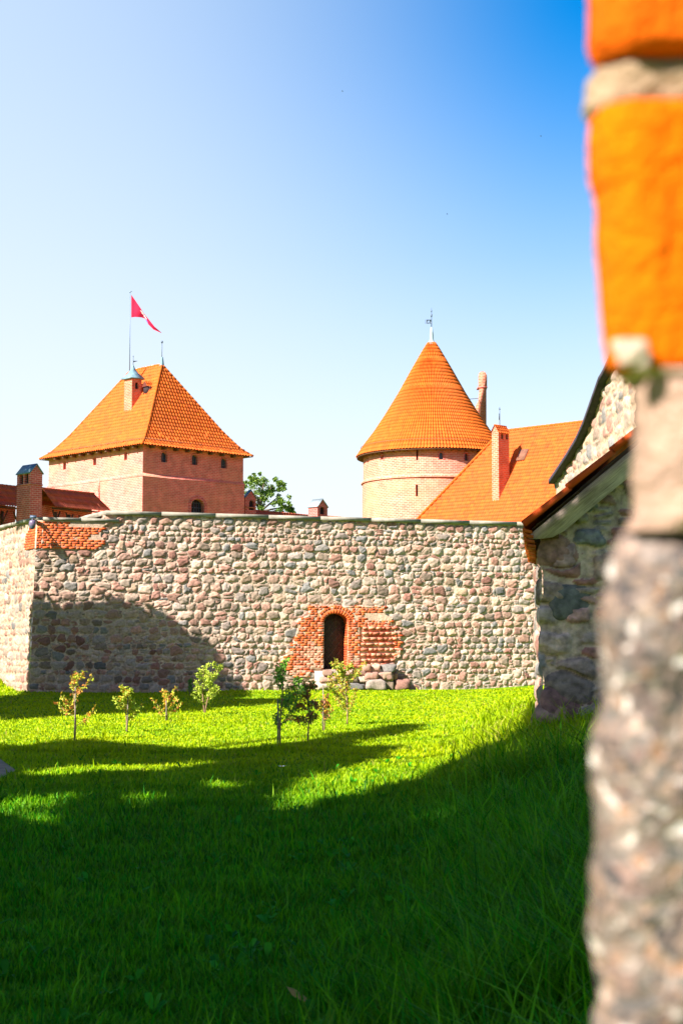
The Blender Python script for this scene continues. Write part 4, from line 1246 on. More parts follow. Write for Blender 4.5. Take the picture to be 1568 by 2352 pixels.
# =================================================================================================
#                                         WALL-WALK ROOFS AND CHIMNEY HOUSES
# =================================================================================================
SHADED_TILE = np.array((.36, .075, .035))  # tile colour darkened to paint in the shade on these roofs
def gabled_chimney(name, label, u0, um, u1, vtop_l, vcor, vapex, yd, openings, vbot=1260, left_open=(), metal='copper'):
    """corner at um; left face towards u0, gabled right face towards u1"""
    c = P(um, vcor, yd); O = Vector((c.x, c.y, 0))
    la = along(Vector((c.x, c.y, c.z)), A, u1); lb = along(Vector((c.x, c.y, c.z)), B, u0)
    zt = c.z; zap_ = hit((um + u1) / 2, vapex, O, NA).z
    t = thing(name, label, 'chimney', O, 'gabled brick chimneys behind the wall')
    m = MB(); zl = 3.0
    ho = [win(O, A, NA, *o_) for o_ in openings]
    hleft = [win(O + B * lb, -B, NB, *o_) for o_ in left_open]
    holed(m, flatmap(O, A, NA), la, zt, ho, 1, .15, zl)
    holed(m, flatmap(O + B * lb, -B, NB), lb, zt, hleft, 1, .15, zl)
    holed(m, flatmap(O + A * la, B, A), lb, zt, [], 1, .1, zl); holed(m, flatmap(O + A * la + B * lb, -A, B), la, zt, [], 1, .1, zl)
    for off in (0, 1):
        p, q, r = O + dzz * zt + B * lb * off, O + A * la + dzz * zt + B * lb * off, O + A * la / 2 + dzz * zap_ + B * lb * off
        m.add([p, q, r], [(0, 1, 2)] if off == 0 else [(0, 2, 1)])
    m.build('brickwork', MT['brick_c'], t)
    for h, f_ in [(h, flatmap(O, A, NA)) for h in ho] + [(h, flatmap(O + B * lb, -B, NB)) for h in hleft]:
        m = MB(); m.add([f_(h[0] - .01, h[2], .14), f_(h[1] + .01, h[2], .14), f_(h[1] + .01, h[3], .14), f_(h[0] - .01, h[3], .14)], [(0, 1, 2, 3)]); m.build('flue_opening', MT['dark'], t)
    m = MB(); th = .05
    for sgn in (0, 1):
        e = O + (A * la if sgn else Vector()) + dzz * zt; rdg = O + A * la / 2 + dzz * zap_
        outw = (A if sgn else -A)
        e2 = e + outw * .05 - dzz * .06
        q = [e2 - B * .06, rdg - B * .06, rdg + B * (lb + .06), e2 + B * (lb + .06)]
        nn = Vector((0, 0, th)); m.add([p + nn * .2 for p in q] + [p + nn * 1.2 for p in q], [(0, 1, 2, 3), (7, 6, 5, 4), (0, 4, 5, 1), (1, 5, 6, 2), (2, 6, 7, 3), (3, 7, 4, 0)])
    m.build('sheet_roof', MT[metal], t)
    m = MB(); zc2 = zt - (zap_ - zt) * 1.45
    m.box(O - A * .03 - B * .03 + dzz * zc2, A * (la + .06), B * (lb + .06), dzz * .06); m.build('brick_band', MT['brick_o'], t)
    return O, la, lb

gabled_chimney('gabled_chimney', 'big brick chimney with blue gabled cap at the left edge, two openings facing left', 40, 70.5, 98, 1092, 1099 - 14, 1067, 78,
               [], left_open=[(45, 54, 1088, 1113), (57, 66, 1084.5, 1111)])
gabled_chimney('gabled_chimney', 'brick chimney with blue gabled cap touching the square tower', 560, 564, 588, 1140, 1142, 1127, 104, [(572, 584, 1149, 1171)])
gabled_chimney('gabled_chimney', 'small brick chimney with gabled cap standing alone between the two towers', 708, 729, 752, 1160, 1163, 1147, 104, [(735, 746, 1164.5, 1181)], metal='lead')

def walkroof(name, label, topL, topR, yL, yR, dropz, outn, tile, parts=True, endcut=0, group='tiled roofs of the wall walk'):
    tl, tr = P(*topL, yL), P(*topR, yR)
    d = (tr - tl); d.z = 0; d.normalize(); outv = Vector(outn); outv -= d * outv.dot(d); outv.normalize()
    t = thing(name, label, 'roof', (tl.x, tl.y, 0), group)
    bl = tl + outv * dropz * .75 - Vector((0, 0, dropz)); brr = tr + outv * dropz * .75 - Vector((0, 0, dropz)) + d * endcut
    up = (tl - bl).normalized(); nn = up.cross(d); nn = nn if nn.z > 0 else -nn
    m = MB(); tiles(m, [(bl, brr), (tl, tr)], tuple(nn), .24, .36, tile=tile, seed=int(topL[0]) + 103, amp=.035)
    bl2, br2 = tl - outv * dropz * .75 - Vector((0, 0, dropz)), tr - outv * dropz * .75 - Vector((0, 0, dropz))
    n2 = Vector((-outv.x, -outv.y, .75)).normalized()
    tiles(m, [(br2, bl2), (tr, tl)], tuple(n2), .24, .36, tile=tile, seed=int(topL[0]) + 104, amp=.035)
    hip_line(m, None, [tl, tr], .07, .34, tile=tile)
    m.build('tiles', MT['tile'], t)
    if parts:
        m = MB(); L_ = (tr - tl).length; k = int(L_ / 2.0)
        m.tube([bl - outv * .15 - dzz * .08, brr - outv * .15 - dzz * .08], .05, 4)
        for j in range(k + 1):
            p = bl + d * (L_ * (j + .5) / (k + 1)) - outv * .3 - dzz * .1
            m.box(p - dzz * 2.2, d * .13, -outv * .13, dzz * 2.1)
            m.tube([p - dzz * .7, p + d * .45 - dzz * .05], .05, 4); m.tube([p - dzz * .7, p - d * .45 - dzz * .05], .05, 4)
        m.build('timber_posts', MT['wood'], t)
    m = MB()
    p, q = tl - dzz * dropz * .9 - outv * .1, tr - dzz * dropz * .9 - outv * .1
    m.add([(p.x, p.y, 3), (q.x, q.y, 3), q, p], [(0, 1, 2, 3)]); m.build('parapet', MT['brick_c'], t)
    return tl, tr, bl, brr
walkroof('wall_walk_roof', 'red tile roof, coloured dark for shade, on timber posts at the left edge, left of the gabled chimney', (-70, 1106), (41, 1119), 78, 82, 1.15, (.5, -.85, 0), SHADED_TILE)
walkroof('wall_walk_roof', 'red tile roof, coloured dark for shade, running from the gabled chimney to the square tower', (98, 1122), (216, 1134), 81.5, 88, .98, (.5, -.85, 0), SHADED_TILE, endcut=.9)
walkroof('wall_walk_roof', 'low red tile roof strip, coloured dark for shade, between two brick chimneys behind the wall', (580, 1172), (712, 1184.5), 106, 112, 1.0, (.5, -.85, 0), SHADED_TILE, parts=False)
walkroof('wall_walk_roof', 'low orange tile roof strip reaching the foot of the round tower', (748, 1186), (870, 1196), 106, 110, 1.0, (.5, -.85, 0), TILE, parts=False)

# =================================================================================================
#                                         STONE GABLE HOUSE (right, behind the outbuilding)
# =================================================================================================
gN = P(1475, 1100, 35.0); gF = P(1276, 1104, 44.0)
gd = Vector((gF.x - gN.x, gF.y - gN.y, 0)); GL = gd.length; gd.normalize()
gn = Vector((-gd.y, gd.x, 0)); gn = gn if gn.x < 0 else -gn
gh = thing('stone_house', 'tall rubble stone gable with a curved dark roof edge, seen steeply from the side', 'house', (gF.x, gF.y, 0))
verge = [(1276, 1104), (1296, 1075), (1318, 1042), (1340, 1005), (1358, 965), (1376, 915), (1392, 870), (1404, 850)]
vs_ = []
for u, v in verge:
    p = hit(u, v, Vector((gF.x, gF.y, 0)), gn); vs_.append(((p - Vector((gF.x, gF.y, 0))).dot(-gd), p.z))
sl_ = (vs_[-1][1] - vs_[-3][1]) / (vs_[-1][0] - vs_[-3][0])
vs_.append((GL * .95, vs_[-1][1] + sl_ * .9 * (GL * .95 - vs_[-1][0])))
HG = vs_[-1][1]
X, Y, Hh, Cc = stonefield(GL * .95, HG, .04, 12, ch=.34, prot=.05, asp=(1.3, 2.6), mortar=(.44, .31, .20), pal=PAL)
lim = np.interp(X, [a for a, b in vs_], [b for a, b in vs_]) - .05
Yc = np.minimum(Y, lim)
o0 = np.array((gF.x, gF.y, 0))
relief('gable_wall', X, Yc, Hh, Cc, lambda X, Y: o0 + X[..., None] * np.array(-gd) + Y[..., None] * np.array((0, 0, 1)), gn, MT['stone'], gh, mask=(Y <= lim + .06))
m_ = MB()
for (a0, z0), (a1, z1) in zip(vs_[:-1], vs_[1:]):
    p = Vector((gF.x, gF.y, 0)) - gd * a0 + dzz * z0; q_ = Vector((gF.x, gF.y, 0)) - gd * a1 + dzz * z1
    m_.add([p + gn * .22 - dzz * .10, q_ + gn * .22 - dzz * .10, q_ + gn * .22 + dzz * .03, p + gn * .22 + dzz * .03, p - gn * .05 - dzz * .10, q_ - gn * .05 - dzz * .10, q_ - gn * 5 + dzz * .05, p - gn * 5 + dzz * .05],
           [(0, 1, 2, 3), (0, 4, 5, 1), (3, 2, 6, 7)])
m_.build('roof_verge', MT['slate'], gh)
m_ = MB(); p = Vector((gF.x, gF.y, 0)); m_.add([p, p - gn * 5, p - gn * 5 + dzz * vs_[0][1], p + dzz * vs_[0][1]], [(0, 1, 2, 3)]); m_.build('rear_wall', MT['mortar'], gh)

# =================================================================================================
#                                         OUTBUILDING (lean-to gable in shade)
# =================================================================================================
LY = 22.0
ld = Vector((.99, -.125, 0)).normalized(); ln = Vector((-.125, -.99, 0)).normalized()
l0 = P(1247, 1680, LY); l0.z = 0
ob = thing('outbuilding', 'low boulder stone outbuilding with a weathered barge board under an orange tile verge', 'building', l0)
def obs(u, v):
    p = hit(u, v, l0, ln); return (p - l0).dot(ld), p.z
v0, v1_ = obs(1205, 1213), obs(1450, 1008)
SLP = (v1_[1] - v0[1]) / (v1_[0] - v0[0])
OW = 4.2
roofz = lambda s: v0[1] + SLP * (s - v0[0])
DPAL = PAL * 1.15 * np.array((.97, .95, .97))
X, Y, Hh, Cc = stonefield(OW, roofz(OW), .02, 21, ch=.38, prot=.085, mortar=(.52, .37, .26), asp=(.9, 1.9), pal=np.concatenate([DPAL, DPAL[:, ::1] * np.array((.9, .95, 1.0))]), joint=.80)
lim = roofz(X) - .18
bulge = .05 * np.clip((.75 - Y) / .3, 0, 1)
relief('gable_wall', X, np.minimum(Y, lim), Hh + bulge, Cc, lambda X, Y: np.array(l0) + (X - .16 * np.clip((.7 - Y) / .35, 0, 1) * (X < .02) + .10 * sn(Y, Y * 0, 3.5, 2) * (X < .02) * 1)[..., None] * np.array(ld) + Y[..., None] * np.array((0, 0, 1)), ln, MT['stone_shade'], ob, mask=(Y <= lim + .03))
sd = Vector((.113, .9936, 0)).normalized(); sn_ = Vector((-sd.y, sd.x, 0))
SL = 4.2
X, Y, Hh, Cc = stonefield(SL, roofz(0) - .1, .03, 22, ch=.36, prot=.08, mortar=(.55, .43, .32), pal=PAL)
Hh = Hh * np.clip(X / .1, 0, 1)
relief('side_wall', X, Y, Hh, Cc, lambda X, Y: np.array(l0) + (X)[..., None] * np.array(sd) + Y[..., None] * np.array((0, 0, 1)), sn_, MT['stone'], ob, flip=True)
# roof plane, verge tiles, barge board
OH = .34
def rp(s, d, dz=0.0): return l0 + ld * s - ln * d + dzz * (roofz(s) + dz)        # d<0 : in front of the gable
SE = v0[0]; 
m_ = MB()
mb_rows = [(rp(SE, SL + .2), rp(SE, -OH)), (rp(OW, SL + .2), rp(OW, -OH))]
nR = Vector((-SLP * ld.x, -SLP * ld.y, 1)).normalized()
tiles(m_, mb_rows, tuple(nR), .24, .34, seed=60, amp=.035)
m_.build('roof_tiles', MT['tile'], ob)
m_ = MB()
sv = SE - .02; k = 0; seg = .62
cs = 1 / math.hypot(1, SLP)
while sv < OW:
    a_ = rp(sv, -OH - .03, .05 + .012 * 0); b_ = rp(sv + seg * 1.03, -OH - .03, .05)
    w2 = .0
    j = .018 * ((k % 2) * 0) 
    lft = a_ + nR * .05; rgt = b_ + nR * .012
    vs = [a_ - nR * .05, b_ - nR * .07, rgt, lft]
    th_ = -ln * .0; back = ln * -.22
    vs2 = [p - ln * .22 for p in vs[2:]]
    m_.add([vs[0], vs[1], vs[2], vs[3], vs[0] - ln * .02, vs[1] - ln * .02, vs2[0], vs2[1]], [(0, 1, 2, 3), (3, 2, 6, 7), (0, 4, 5, 1), (0, 3, 7, 4), (1, 5, 6, 2)], TILE * np.array((.95, .62, .9)) * random.uniform(.9, 1.08))
    sv += seg; k += 1
m_.build('verge_tiles', MT['tile'], ob)
# eave course: rows of tile ends and soffit at the lower edge
m_ = MB()
for j in range(14):
    for row in range(4):
        p = rp(SE - .03, -OH + .04 + j * .30, 0) + ld * (.016 * row) - dzz * (.05 + .07 * row)
        m_.box(p, -ln * .27, ld * .13 - dzz * .03, dzz * .05, TILE * random.uniform(.7, 1.0), jit=.004)
m_.build('eave_course', MT['tile'], ob)
m_ = MB()
bo = -OH + .06
bs0 = obs(1222, 1228)[0]
top = lambda s: rp(s, bo, -.15)
H_ = .27 / cs
pts = [rp(bs0 - .08, bo, -.17), rp(OW, bo, -.17), rp(OW, bo, -.17 - H_), rp(bs0 + .62, bo, -.17 - H_), rp(bs0 + .46, bo, -.17 - H_ * 1.02), rp(bs0 + .28, bo, -.17 - H_ * .86), rp(bs0 + .10, bo, -.17 - H_ * .50), rp(bs0 - .02, bo, -.17 - H_ * .22)]
n_ = len(pts)
m_.add(pts + [p - ln * .045 for p in pts], [tuple(range(n_))[::-1], tuple(range(n_, 2 * n_))] + [(i, (i + 1) % n_, n_ + (i + 1) % n_, n_ + i) for i in range(n_)])
bb = m_.build('barge_board', MT['plank'], ob)
uvl = bb.data.uv_layers[0]; rd_ = (ld + dzz * SLP).normalized(); rn_ = rd_.cross(ln).normalized()
for lp in bb.data.loops:
    p = bb.data.vertices[lp.vertex_index].co; uvl.data[lp.index].uv = (p.dot(rd_), p.dot(rn_))
# second, shorter board lapped behind + purlin ends
m_ = MB()
m_.add([rp(obs(1330, 1120)[0], bo + .05, -.09), rp(OW, bo + .05, -.09), rp(OW, bo + .05, -.3), rp(obs(1330, 1120)[0], bo + .05, -.3)], [(0, 3, 2, 1)])
m_.box(rp(bs0 + .25, bo + .04, -.45), -ln * (OH), ld * .12, dzz * .13)
m_.box(rp(bs0 + .0, .02, -.34), -ln * 4, ld * .14, dzz * .14)
m_.box(rp(SE + .1, -OH + .08, -.13), -ln * 4.3, ld * 1.2 + dzz * 1.2 * SLP, dzz * .02)
m_.build('rafters', MT['wood'], ob)
m_ = MB()
for i, (u, v, rx_, rz_, c_) in enumerate(((1303, 1625, .40, .30, (.26, .13, .11)), (1315, 1385, .36, .27, (.15, .14, .125)), (1290, 1275, .20, .19, (.40, .24, .22)), (1380, 1640, .3, .28, (.24, .15, .12)), (1395, 1160, .16, .14, (.38, .30, .25)))):
    p = P(u, v, LY); p = p - ln * .06 if True else p
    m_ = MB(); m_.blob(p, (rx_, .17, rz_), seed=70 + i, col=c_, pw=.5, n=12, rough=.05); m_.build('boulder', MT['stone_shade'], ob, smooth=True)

# =================================================================================================
#                                         NEAR PIER (out of focus, right edge)
# =================================================================================================
NY = .55
pier = thing('masonry_pier', 'blurred masonry corner close to the camera, orange brick above pale stone and speckled granite', 'wall', (.35, NY, 0))
edge_px = [(-400, 1352), (0, 1350), (105, 1352), (118, 1346), (222, 1350), (232, 1352), (380, 1356), (430, 1370), (560, 1372), (640, 1378), (700, 1380), (800, 1390), (838, 1396), (850, 1450),
           (900, 1456), (1000, 1462), (1100, 1462), (1180, 1460), (1225, 1420), (1300, 1402), (1400, 1390), (1500, 1376), (1600, 1372), (1700, 1362), (1850, 1356), (2000, 1358), (2200, 1360), (2352, 1364), (2700, 1368)]
zpx = [(P(u + 15, v, NY).z, P(u + 15, v, NY).x) for v, u in edge_px][::-1]
zz1, xx1 = [a for a, b in zpx], [b for a, b in zpx]
def edge(z): return float(np.interp(z, zz1, xx1))
vz = lambda v: P(784, v, NY).z
def pier_part(name, z0, z1, material, colf, seed, lump=.003, rnd=.012, proud=0.0, fs=40, dz_=None):
    nz = max(8, int((z1 - z0) / .003)); nz = min(nz, 260)
    zs = np.linspace(z0, z1, nz)
    cs_ = [(.16, .34), (.05, .16), (.012, .05), (.0, .02), (.004, .007), (.014, .0)] + [(.014 + .6 * (k / 60) ** 1.15, 0.0) for k in range(1, 61)] + [(.62, .34)]
    V = np.zeros((nz, len(cs_), 3)); C = np.zeros_like(V)
    for i, z in enumerate(zs):
        e = edge(z)
        endr = min((z - z0), (z1 - z)); rr = rnd * (1 - math.sqrt(max(0, 1 - (1 - min(endr / rnd, 1)) ** 2)))
        for k, (cx, cy) in enumerate(cs_):
            x = e + cx; y = NY + cy - proud + rr + .02 * max(0, cx)
            if k < 4: x += rr * .8
            nv = sn(np.array(x), np.array(z), fs, seed) * lump + sn(np.array(x), np.array(z), fs * 2.7, seed + 1) * lump * .5
            V[i, k] = (x - (nv if k < 6 else 0), y - (nv if k >= 5 else 0), z)
            C[i, k] = colf(x, z)
    mb = MB(); mb.add(V.reshape(-1, 3), grid_faces(nz, len(cs_)), C.reshape(-1, 3))
    # caps
    mb.add(V[0], [tuple(range(len(cs_)))[::-1]], C[0]); mb.add(V[-1], [tuple(range(len(cs_)))], C[-1])
    return mb.build(name, material, pier, smooth=True)
MT['nbrick'] = mat('near_brick', attr='Col', nscale=22, namt=.2, bump=.5, bscale=180, rough=1, spec=.08, detail=8, big=(12, .4, (.42, .055, .002)))
MT['nstone'] = mat('near_plaster', attr='Col', nscale=60, namt=.22, bump=.5, bscale=220, rough=.95, detail=8)
def granite():
    m = bpy.data.materials.new('near_granite'); m.use_nodes = True
    t = m.node_tree; b = t.nodes['Principled BSDF']; L = t.links.new; b.inputs['Roughness'].default_value = .8
    co = t.nodes.new('ShaderNodeTexCoord')
    v = t.nodes.new('ShaderNodeTexVoronoi'); v.inputs['Scale'].default_value = 195; v.inputs['Randomness'].default_value = 1
    n = t.nodes.new('ShaderNodeTexNoise'); n.inputs['Scale'].default_value = 40; n.inputs['Detail'].default_value = 5
    L(co.outputs['Object'], n.inputs['Vector'])
    nd = t.nodes.new('ShaderNodeTexNoise'); nd.inputs['Scale'].default_value = 110; nd.inputs['Detail'].default_value = 6; L(co.outputs['Object'], nd.inputs['Vector'])
    ms_ = t.nodes.new('ShaderNodeVectorMath'); ms_.operation = 'MULTIPLY_ADD'; L(nd.outputs['Color'], ms_.inputs[0]); ms_.inputs[1].default_value = (.016,) * 3; L(co.outputs['Object'], ms_.inputs[2])
    L(ms_.outputs[0], v.inputs['Vector']); v.feature = 'SMOOTH_F1'; v.inputs['Smoothness'].default_value = .45
    sp = t.nodes.new('ShaderNodeSeparateColor'); L(v.outputs['Color'], sp.inputs[0])
    cr = t.nodes.new('ShaderNodeValToRGB'); cr.color_ramp.interpolation = 'EASE'
    cols = [(0, (.18, .11, .085)), (.2, (.035, .03, .03)), (.38, (.20, .13, .095)), (.55, (.09, .078, .07)), (.72, (.25, .19, .155)), (.84, (.22, .10, .045)), (.97, (.50, .44, .40))]
    el = cr.color_ramp.elements
    while len(el) < len(cols): el.new(.5)
    for e_, (p_, c_) in zip(el, cols): e_.position = p_; e_.color = (*c_, 1)
    L(sp.outputs[0], cr.inputs[0])
    mx = t.nodes.new('ShaderNodeMix'); mx.data_type = 'RGBA'; mx.blend_type = 'MULTIPLY'; mx.inputs['Factor'].default_value = .7
    cr2 = t.nodes.new('ShaderNodeMapRange'); L(n.outputs[0], cr2.inputs[0]); cr2.inputs[1].default_value = .35; cr2.inputs[2].default_value = .62; cr2.inputs[3].default_value = .45; cr2.inputs[4].default_value = 1.25
    L(cr.outputs[0], mx.inputs['A']); L(cr2.outputs[0], mx.inputs['B']); L(mx.outputs['Result'], b.inputs['Base Color'])
    bp = t.nodes.new('ShaderNodeBump'); bp.inputs['Strength'].default_value = .6; bp.inputs['Distance'].default_value = .004
    L(v.outputs['Distance'], bp.inputs['Height']); L(bp.outputs[0], b.inputs['Normal'])
    return m
MT['granite'] = granite()
MT['dab'] = mat('pale_dab', (.36, .27, .20), nscale=150, namt=.4)
def bcol(x, z): return np.array((.64, .124, .0002)) * (1 + .06 * float(sn(np.array(x), np.array(z), 25, 3)))
def mcol(x, z): return np.array((.40, .30, .20))
def pcol(x, z): return np.array((.34, .215, .155)) * (1 + .08 * float(sn(np.array(x), np.array(z), 60, 5)))
pier_part('granite_boulder', 0.0, vz(1190), MT['granite'], pcol, 1, .004, .02, -.004, 60)
pier_part('pale_stone', vz(1215), vz(852), MT['nstone'], pcol, 2, .0016, .003, .001, 70)
pier_part('brick', vz(846), vz(224), MT['nbrick'], bcol, 3, .0015, .003, .002, 30)
pier_part('mortar_joint', vz(222), vz(118), MT['nstone'], lambda x, z: np.array((.27, .18, .11)), 4, .002, .003, -.004, 90)
pier_part('mortar_joint', vz(858), vz(843), MT['nstone'], lambda x, z: np.array((.40, .27, .2)), 4, .001, .001, .001, 90)
zc2 = vz(116); k = 0
while zc2 < 2.55:
    pier_part('brick', zc2, zc2 + .094, MT['nbrick'], lambda x, z: np.array((.56, .09, .002)), 6 + k, .0015, .006, .004, 30)
    pier_part('mortar_joint', zc2 + .094, zc2 + .110, MT['nstone'], lambda x, z: np.array((.27, .18, .11)), 5 + k, .0015, .003, -.004, 90)
    zc2 += .112; k += 1
m_ = MB(); p = P(1450, 812, NY - .0045); m_.blob(p, (.0066, .0010, .0046), seed=3, n=10, rough=.22); m_.build('mortar_dab', MT['dab'], pier, smooth=True)

# =================================================================================================
#                                         VEGETATION
# =================================================================================================
def leaf_mesh(mb, pts, size, cols, rg, droop=.3, elong=2.0, fold=.15):
    n = len(pts)
    d = rg.normal(0, 1, (n, 3)); d[:, 2] -= droop; d /= np.linalg.norm(d, axis=1, keepdims=True)
    s = rg.normal(0, 1, (n, 3)); s -= d * (s * d).sum(1, keepdims=True); s /= np.linalg.norm(s, axis=1, keepdims=True)
    nn = np.cross(d, s)
    sz = (size * rg.uniform(.65, 1.25, n))[:, None]
    w_ = sz / elong
    a = pts; m1 = pts + d * sz * .45 + s * w_ * .5 + nn * sz * fold; m2 = pts + d * sz * .45 - s * w_ * .5 + nn * sz * fold; tipp = pts + d * sz
    mid = pts + d * sz * .5
    V = np.stack([a, m1, tipp, m2, mid], 1).reshape(-1, 3)
    base = np.arange(n)[:, None] * 5
    F = np.concatenate([base + np.array([0, 1, 4]), base + np.array([1, 2, 4]), base + np.array([2, 3, 4]), base + np.array([3, 0, 4])])
    mb.add(V, F, np.repeat(cols, 5, 0))

def sapling(name, label, u, v, yd, hgt, spread, nbr, nleaf, lsize, pal, stake=None, group='young saplings on the lawn', seed=0, low=.25, multi=1, wob=.05, arch=0.0):
    spread *= 1.22; low *= .7; pal = np.array(pal) * 1.25
    rg = np.random.default_rng(seed)
    p = P(u, v, yd); x, y = p.x, p.y; z = float(terr(x, y)); base = Vector((x, y, z))
    t = thing(name, label, 'sapling', base, group)
    st = MB(); tips = []
    for q in range(multi):
        lean = Vector((rg.normal(0, .12) * (multi > 1), rg.normal(0, .1) * (multi > 1), 0))
        pts = [base + Vector((0, 0, hgt * f)) + lean * f * hgt + Vector((wob * math.sin(f * 4 + seed), wob * math.cos(f * 3 + seed), 0)) * f for f in np.linspace(0, 1, 8)]
        pts[0].z -= .05
        st.tube(pts, list(np.linspace(.016, .004, 8) * max(1, hgt ** .5)), 6)
        for b in range(nbr):
            f = low + (1 - low) * (b + rg.random()) / nbr; k = f * 7; i = min(int(k), 6); s = pts[i].lerp(pts[i + 1], k - i)
            a = rg.uniform(0, 6.28); L_ = spread * rg.uniform(.5, 1.1) * (1.15 - f * .75)
            d = Vector((math.cos(a), math.sin(a) , rg.uniform(.35, 1.1))).normalized()
            bp = [s, s + d * L_ * .5, s + d * L_ + Vector((0, 0, L_ * (.12 - arch)))]
            st.tube(bp, [.006, .004, .002], 5)
            for f2 in np.linspace(.3, 1, 7): tips.append(bp[0].lerp(bp[1], f2 * 2) if f2 < .5 else bp[1].lerp(bp[2], f2 * 2 - 1))
        for f2 in np.linspace(.55, 1, 6): k = f2 * 7; i = min(int(k), 6); tips.append(pts[i].lerp(pts[i + 1], k - i))
    st.build('stem', MT['stemb'], t, smooth=True)
    tips = np.array([tuple(q) for q in tips]); nleaf = int(nleaf * 3.6); idx = rg.integers(0, len(tips), nleaf)
    pts = tips[idx] + rg.normal(0, .018, (nleaf, 3))
    cols = np.array(pal)[rg.integers(0, len(pal), nleaf)] * rg.uniform(.75, 1.25, (nleaf, 1))
    lf = MB(); leaf_mesh(lf, pts, lsize * 1.08, cols, rg, droop=.35); lf.build('leaves', MT['leaf'], t)
    if stake:
        m = MB(); su, sv, sh = stake; q = P(su, sv, yd - .05); zz = float(terr(q.x, q.y))
        m.tube([(q.x, q.y, zz - .05), (q.x + .01, q.y, zz + sh * .5), (q.x + .005, q.y, zz + sh)], [.013, .012, .010], 7); m.build('stake', MT['stake'], t)
    return t
GY_ = [(.30, .36, .03), (.38, .38, .04), (.24, .32, .03), (.42, .30, .04)]
GO = [(.42, .44, .04), (.50, .30, .03), (.46, .16, .03), (.36, .42, .03)]
GD = [(.13, .28, .02), (.16, .32, .02), (.08, .20, .03)]
BRN = [(.30, .11, .04), (.12, .20, .03), (.26, .10, .04), (.14, .20, .04), (.34, .18, .03)]
LIM = [(.34, .42, .04), (.42, .46, .05), (.30, .38, .03)]
def gyd(v): return EYE * FPX / (v - 1485)
sapling('sapling', 'sparse yellow-orange sapling tied to the tall dark stake at far left', 172, 1697, gyd(1697), 1.02, .48, 9, 120, .055, GO, stake=(171, 1697, .86), seed=1, low=.3)
sapling('sapling', 'short bushy yellow sapling beside a pale stake, second from the left', 291, 1680, gyd(1680), .72, .34, 9, 170, .06, LIM + GO[:2], stake=(292, 1680, .62), seed=2)
sapling('sapling', 'low twiggy reddish sapling spreading sideways, third from the left', 385, 1658, gyd(1658), .52, .42, 9, 120, .055, GO, stake=(381, 1658, .45), seed=3, low=.1)
sapling('sapling', 'bright lime-green upright sapling with two raised tops near the stone wall', 470, 1640, gyd(1640), 1.05, .30, 12, 300, .06, LIM, seed=4, multi=2, low=.2)
sapling('sapling', 'tallest dark green sapling with a rough stake, front middle of the lawn', 643, 1722, gyd(1720), 1.22, .46, 13, 190, .06, GD, stake=(637, 1722, .73), seed=5, low=.28)
sapling('sapling', 'brownish sapling with hanging dark red leaves right of the tall dark one', 707, 1705, gyd(1705), .86, .44, 11, 190, .065, BRN, seed=6, low=.3, arch=.5)
sapling('sapling', 'small red-brown sapling beside a thin pale stake', 744, 1676, gyd(1676), .55, .30, 7, 110, .06, BRN + GO, stake=(741, 1676, .83), seed=7, low=.35)
sapling('sapling', 'wide airy yellow-green sapling in front of the doorstep', 797, 1660, gyd(1660), 1.16, .62, 16, 620, .05, GY_ + LIM[:1] + [(.50, .20, .04)], seed=8, low=.2)
sapling('sapling', 'tiny dim green sprout at the foot of the stone wall beside the lime-green sapling', 437, 1598, 46.5, .5, .18, 5, 50, .07, [(.10, .22, .03)], seed=9)

def tree_leaves(centers, radii, n, size, pal, rg, reject=None, hollow=.0, clump=None):
    out_p = []; 
    for c, r in zip(centers, radii):
        k = n
        d = rg.normal(0, 1, (k, 3)); d /= np.linalg.norm(d, axis=1, keepdims=True)
        p = np.array(c) + d * (rg.uniform(hollow, 1, (k, 1)) ** .5) * np.array(r)
        out_p.append(p)
    p = np.concatenate(out_p)
    if reject is not None: p = p[~reject(p)]
    cols = np.array(pal)[rg.integers(0, len(pal), len(p))] * rg.uniform(.7, 1.3, (len(p), 1))
    mb = MB(); leaf_mesh(mb, p, size, cols, rg, droop=.2, elong=1.5); return mb

# tree behind the castle wall, between the towers
rg = np.random.default_rng(5)
TY = 125.0
tb_ = P(598, 1260, TY); tr = thing('leafy_tree', 'green broad-leaved tree rising behind the roofs beside the square tower', 'tree', (tb_.x, tb_.y, 0))
cl = [(598, 1104, 24), (580, 1118, 22), (622, 1112, 25), (610, 1135, 30), (638, 1128, 20), (575, 1145, 22), (600, 1155, 26), (630, 1158, 20), (655, 1165, 13), (668, 1167, 9), (590, 1095, 12), (648, 1120, 11), (562, 1110, 14), (645, 1172, 18), (560, 1165, 20)]
cen = []; rad = []
for u, v, r in cl:
    p = P(u, v, TY + rg.uniform(-1.2, 1.2)); rr = r * TY / FPX
    for _ in range(7):
        d = rg.normal(0, .62, 3) * rr; cen.append((p.x + d[0], p.y + d[1], p.z + d[2])); q = rr * rg.uniform(.25, .45); rad.append((q, q, q * .7))
tree_leaves(cen, rad, 70, .17, [(.10, .19, .02), (.15, .25, .025), (.08, .15, .03), (.20, .28, .03)], rg).build('crown', MT['leaf'], tr)
m_ = MB()
m_.tube([(tb_.x, tb_.y, 0), P(596, 1200, TY), P(598, 1150, TY), P(606, 1110, TY)], [.22, .18, .12, .04], 8)
for u, v in ((580, 1120), (625, 1115), (640, 1140), (575, 1140), (655, 1165)): m_.tube([P(597, 1175, TY), P((597 + u) / 2 + 2, (1165 + v) / 2 + 4, TY), P(u, v, TY)], [.11, .07, .03], 6)
m_.build('trunk', MT['bark'], tr, smooth=True)

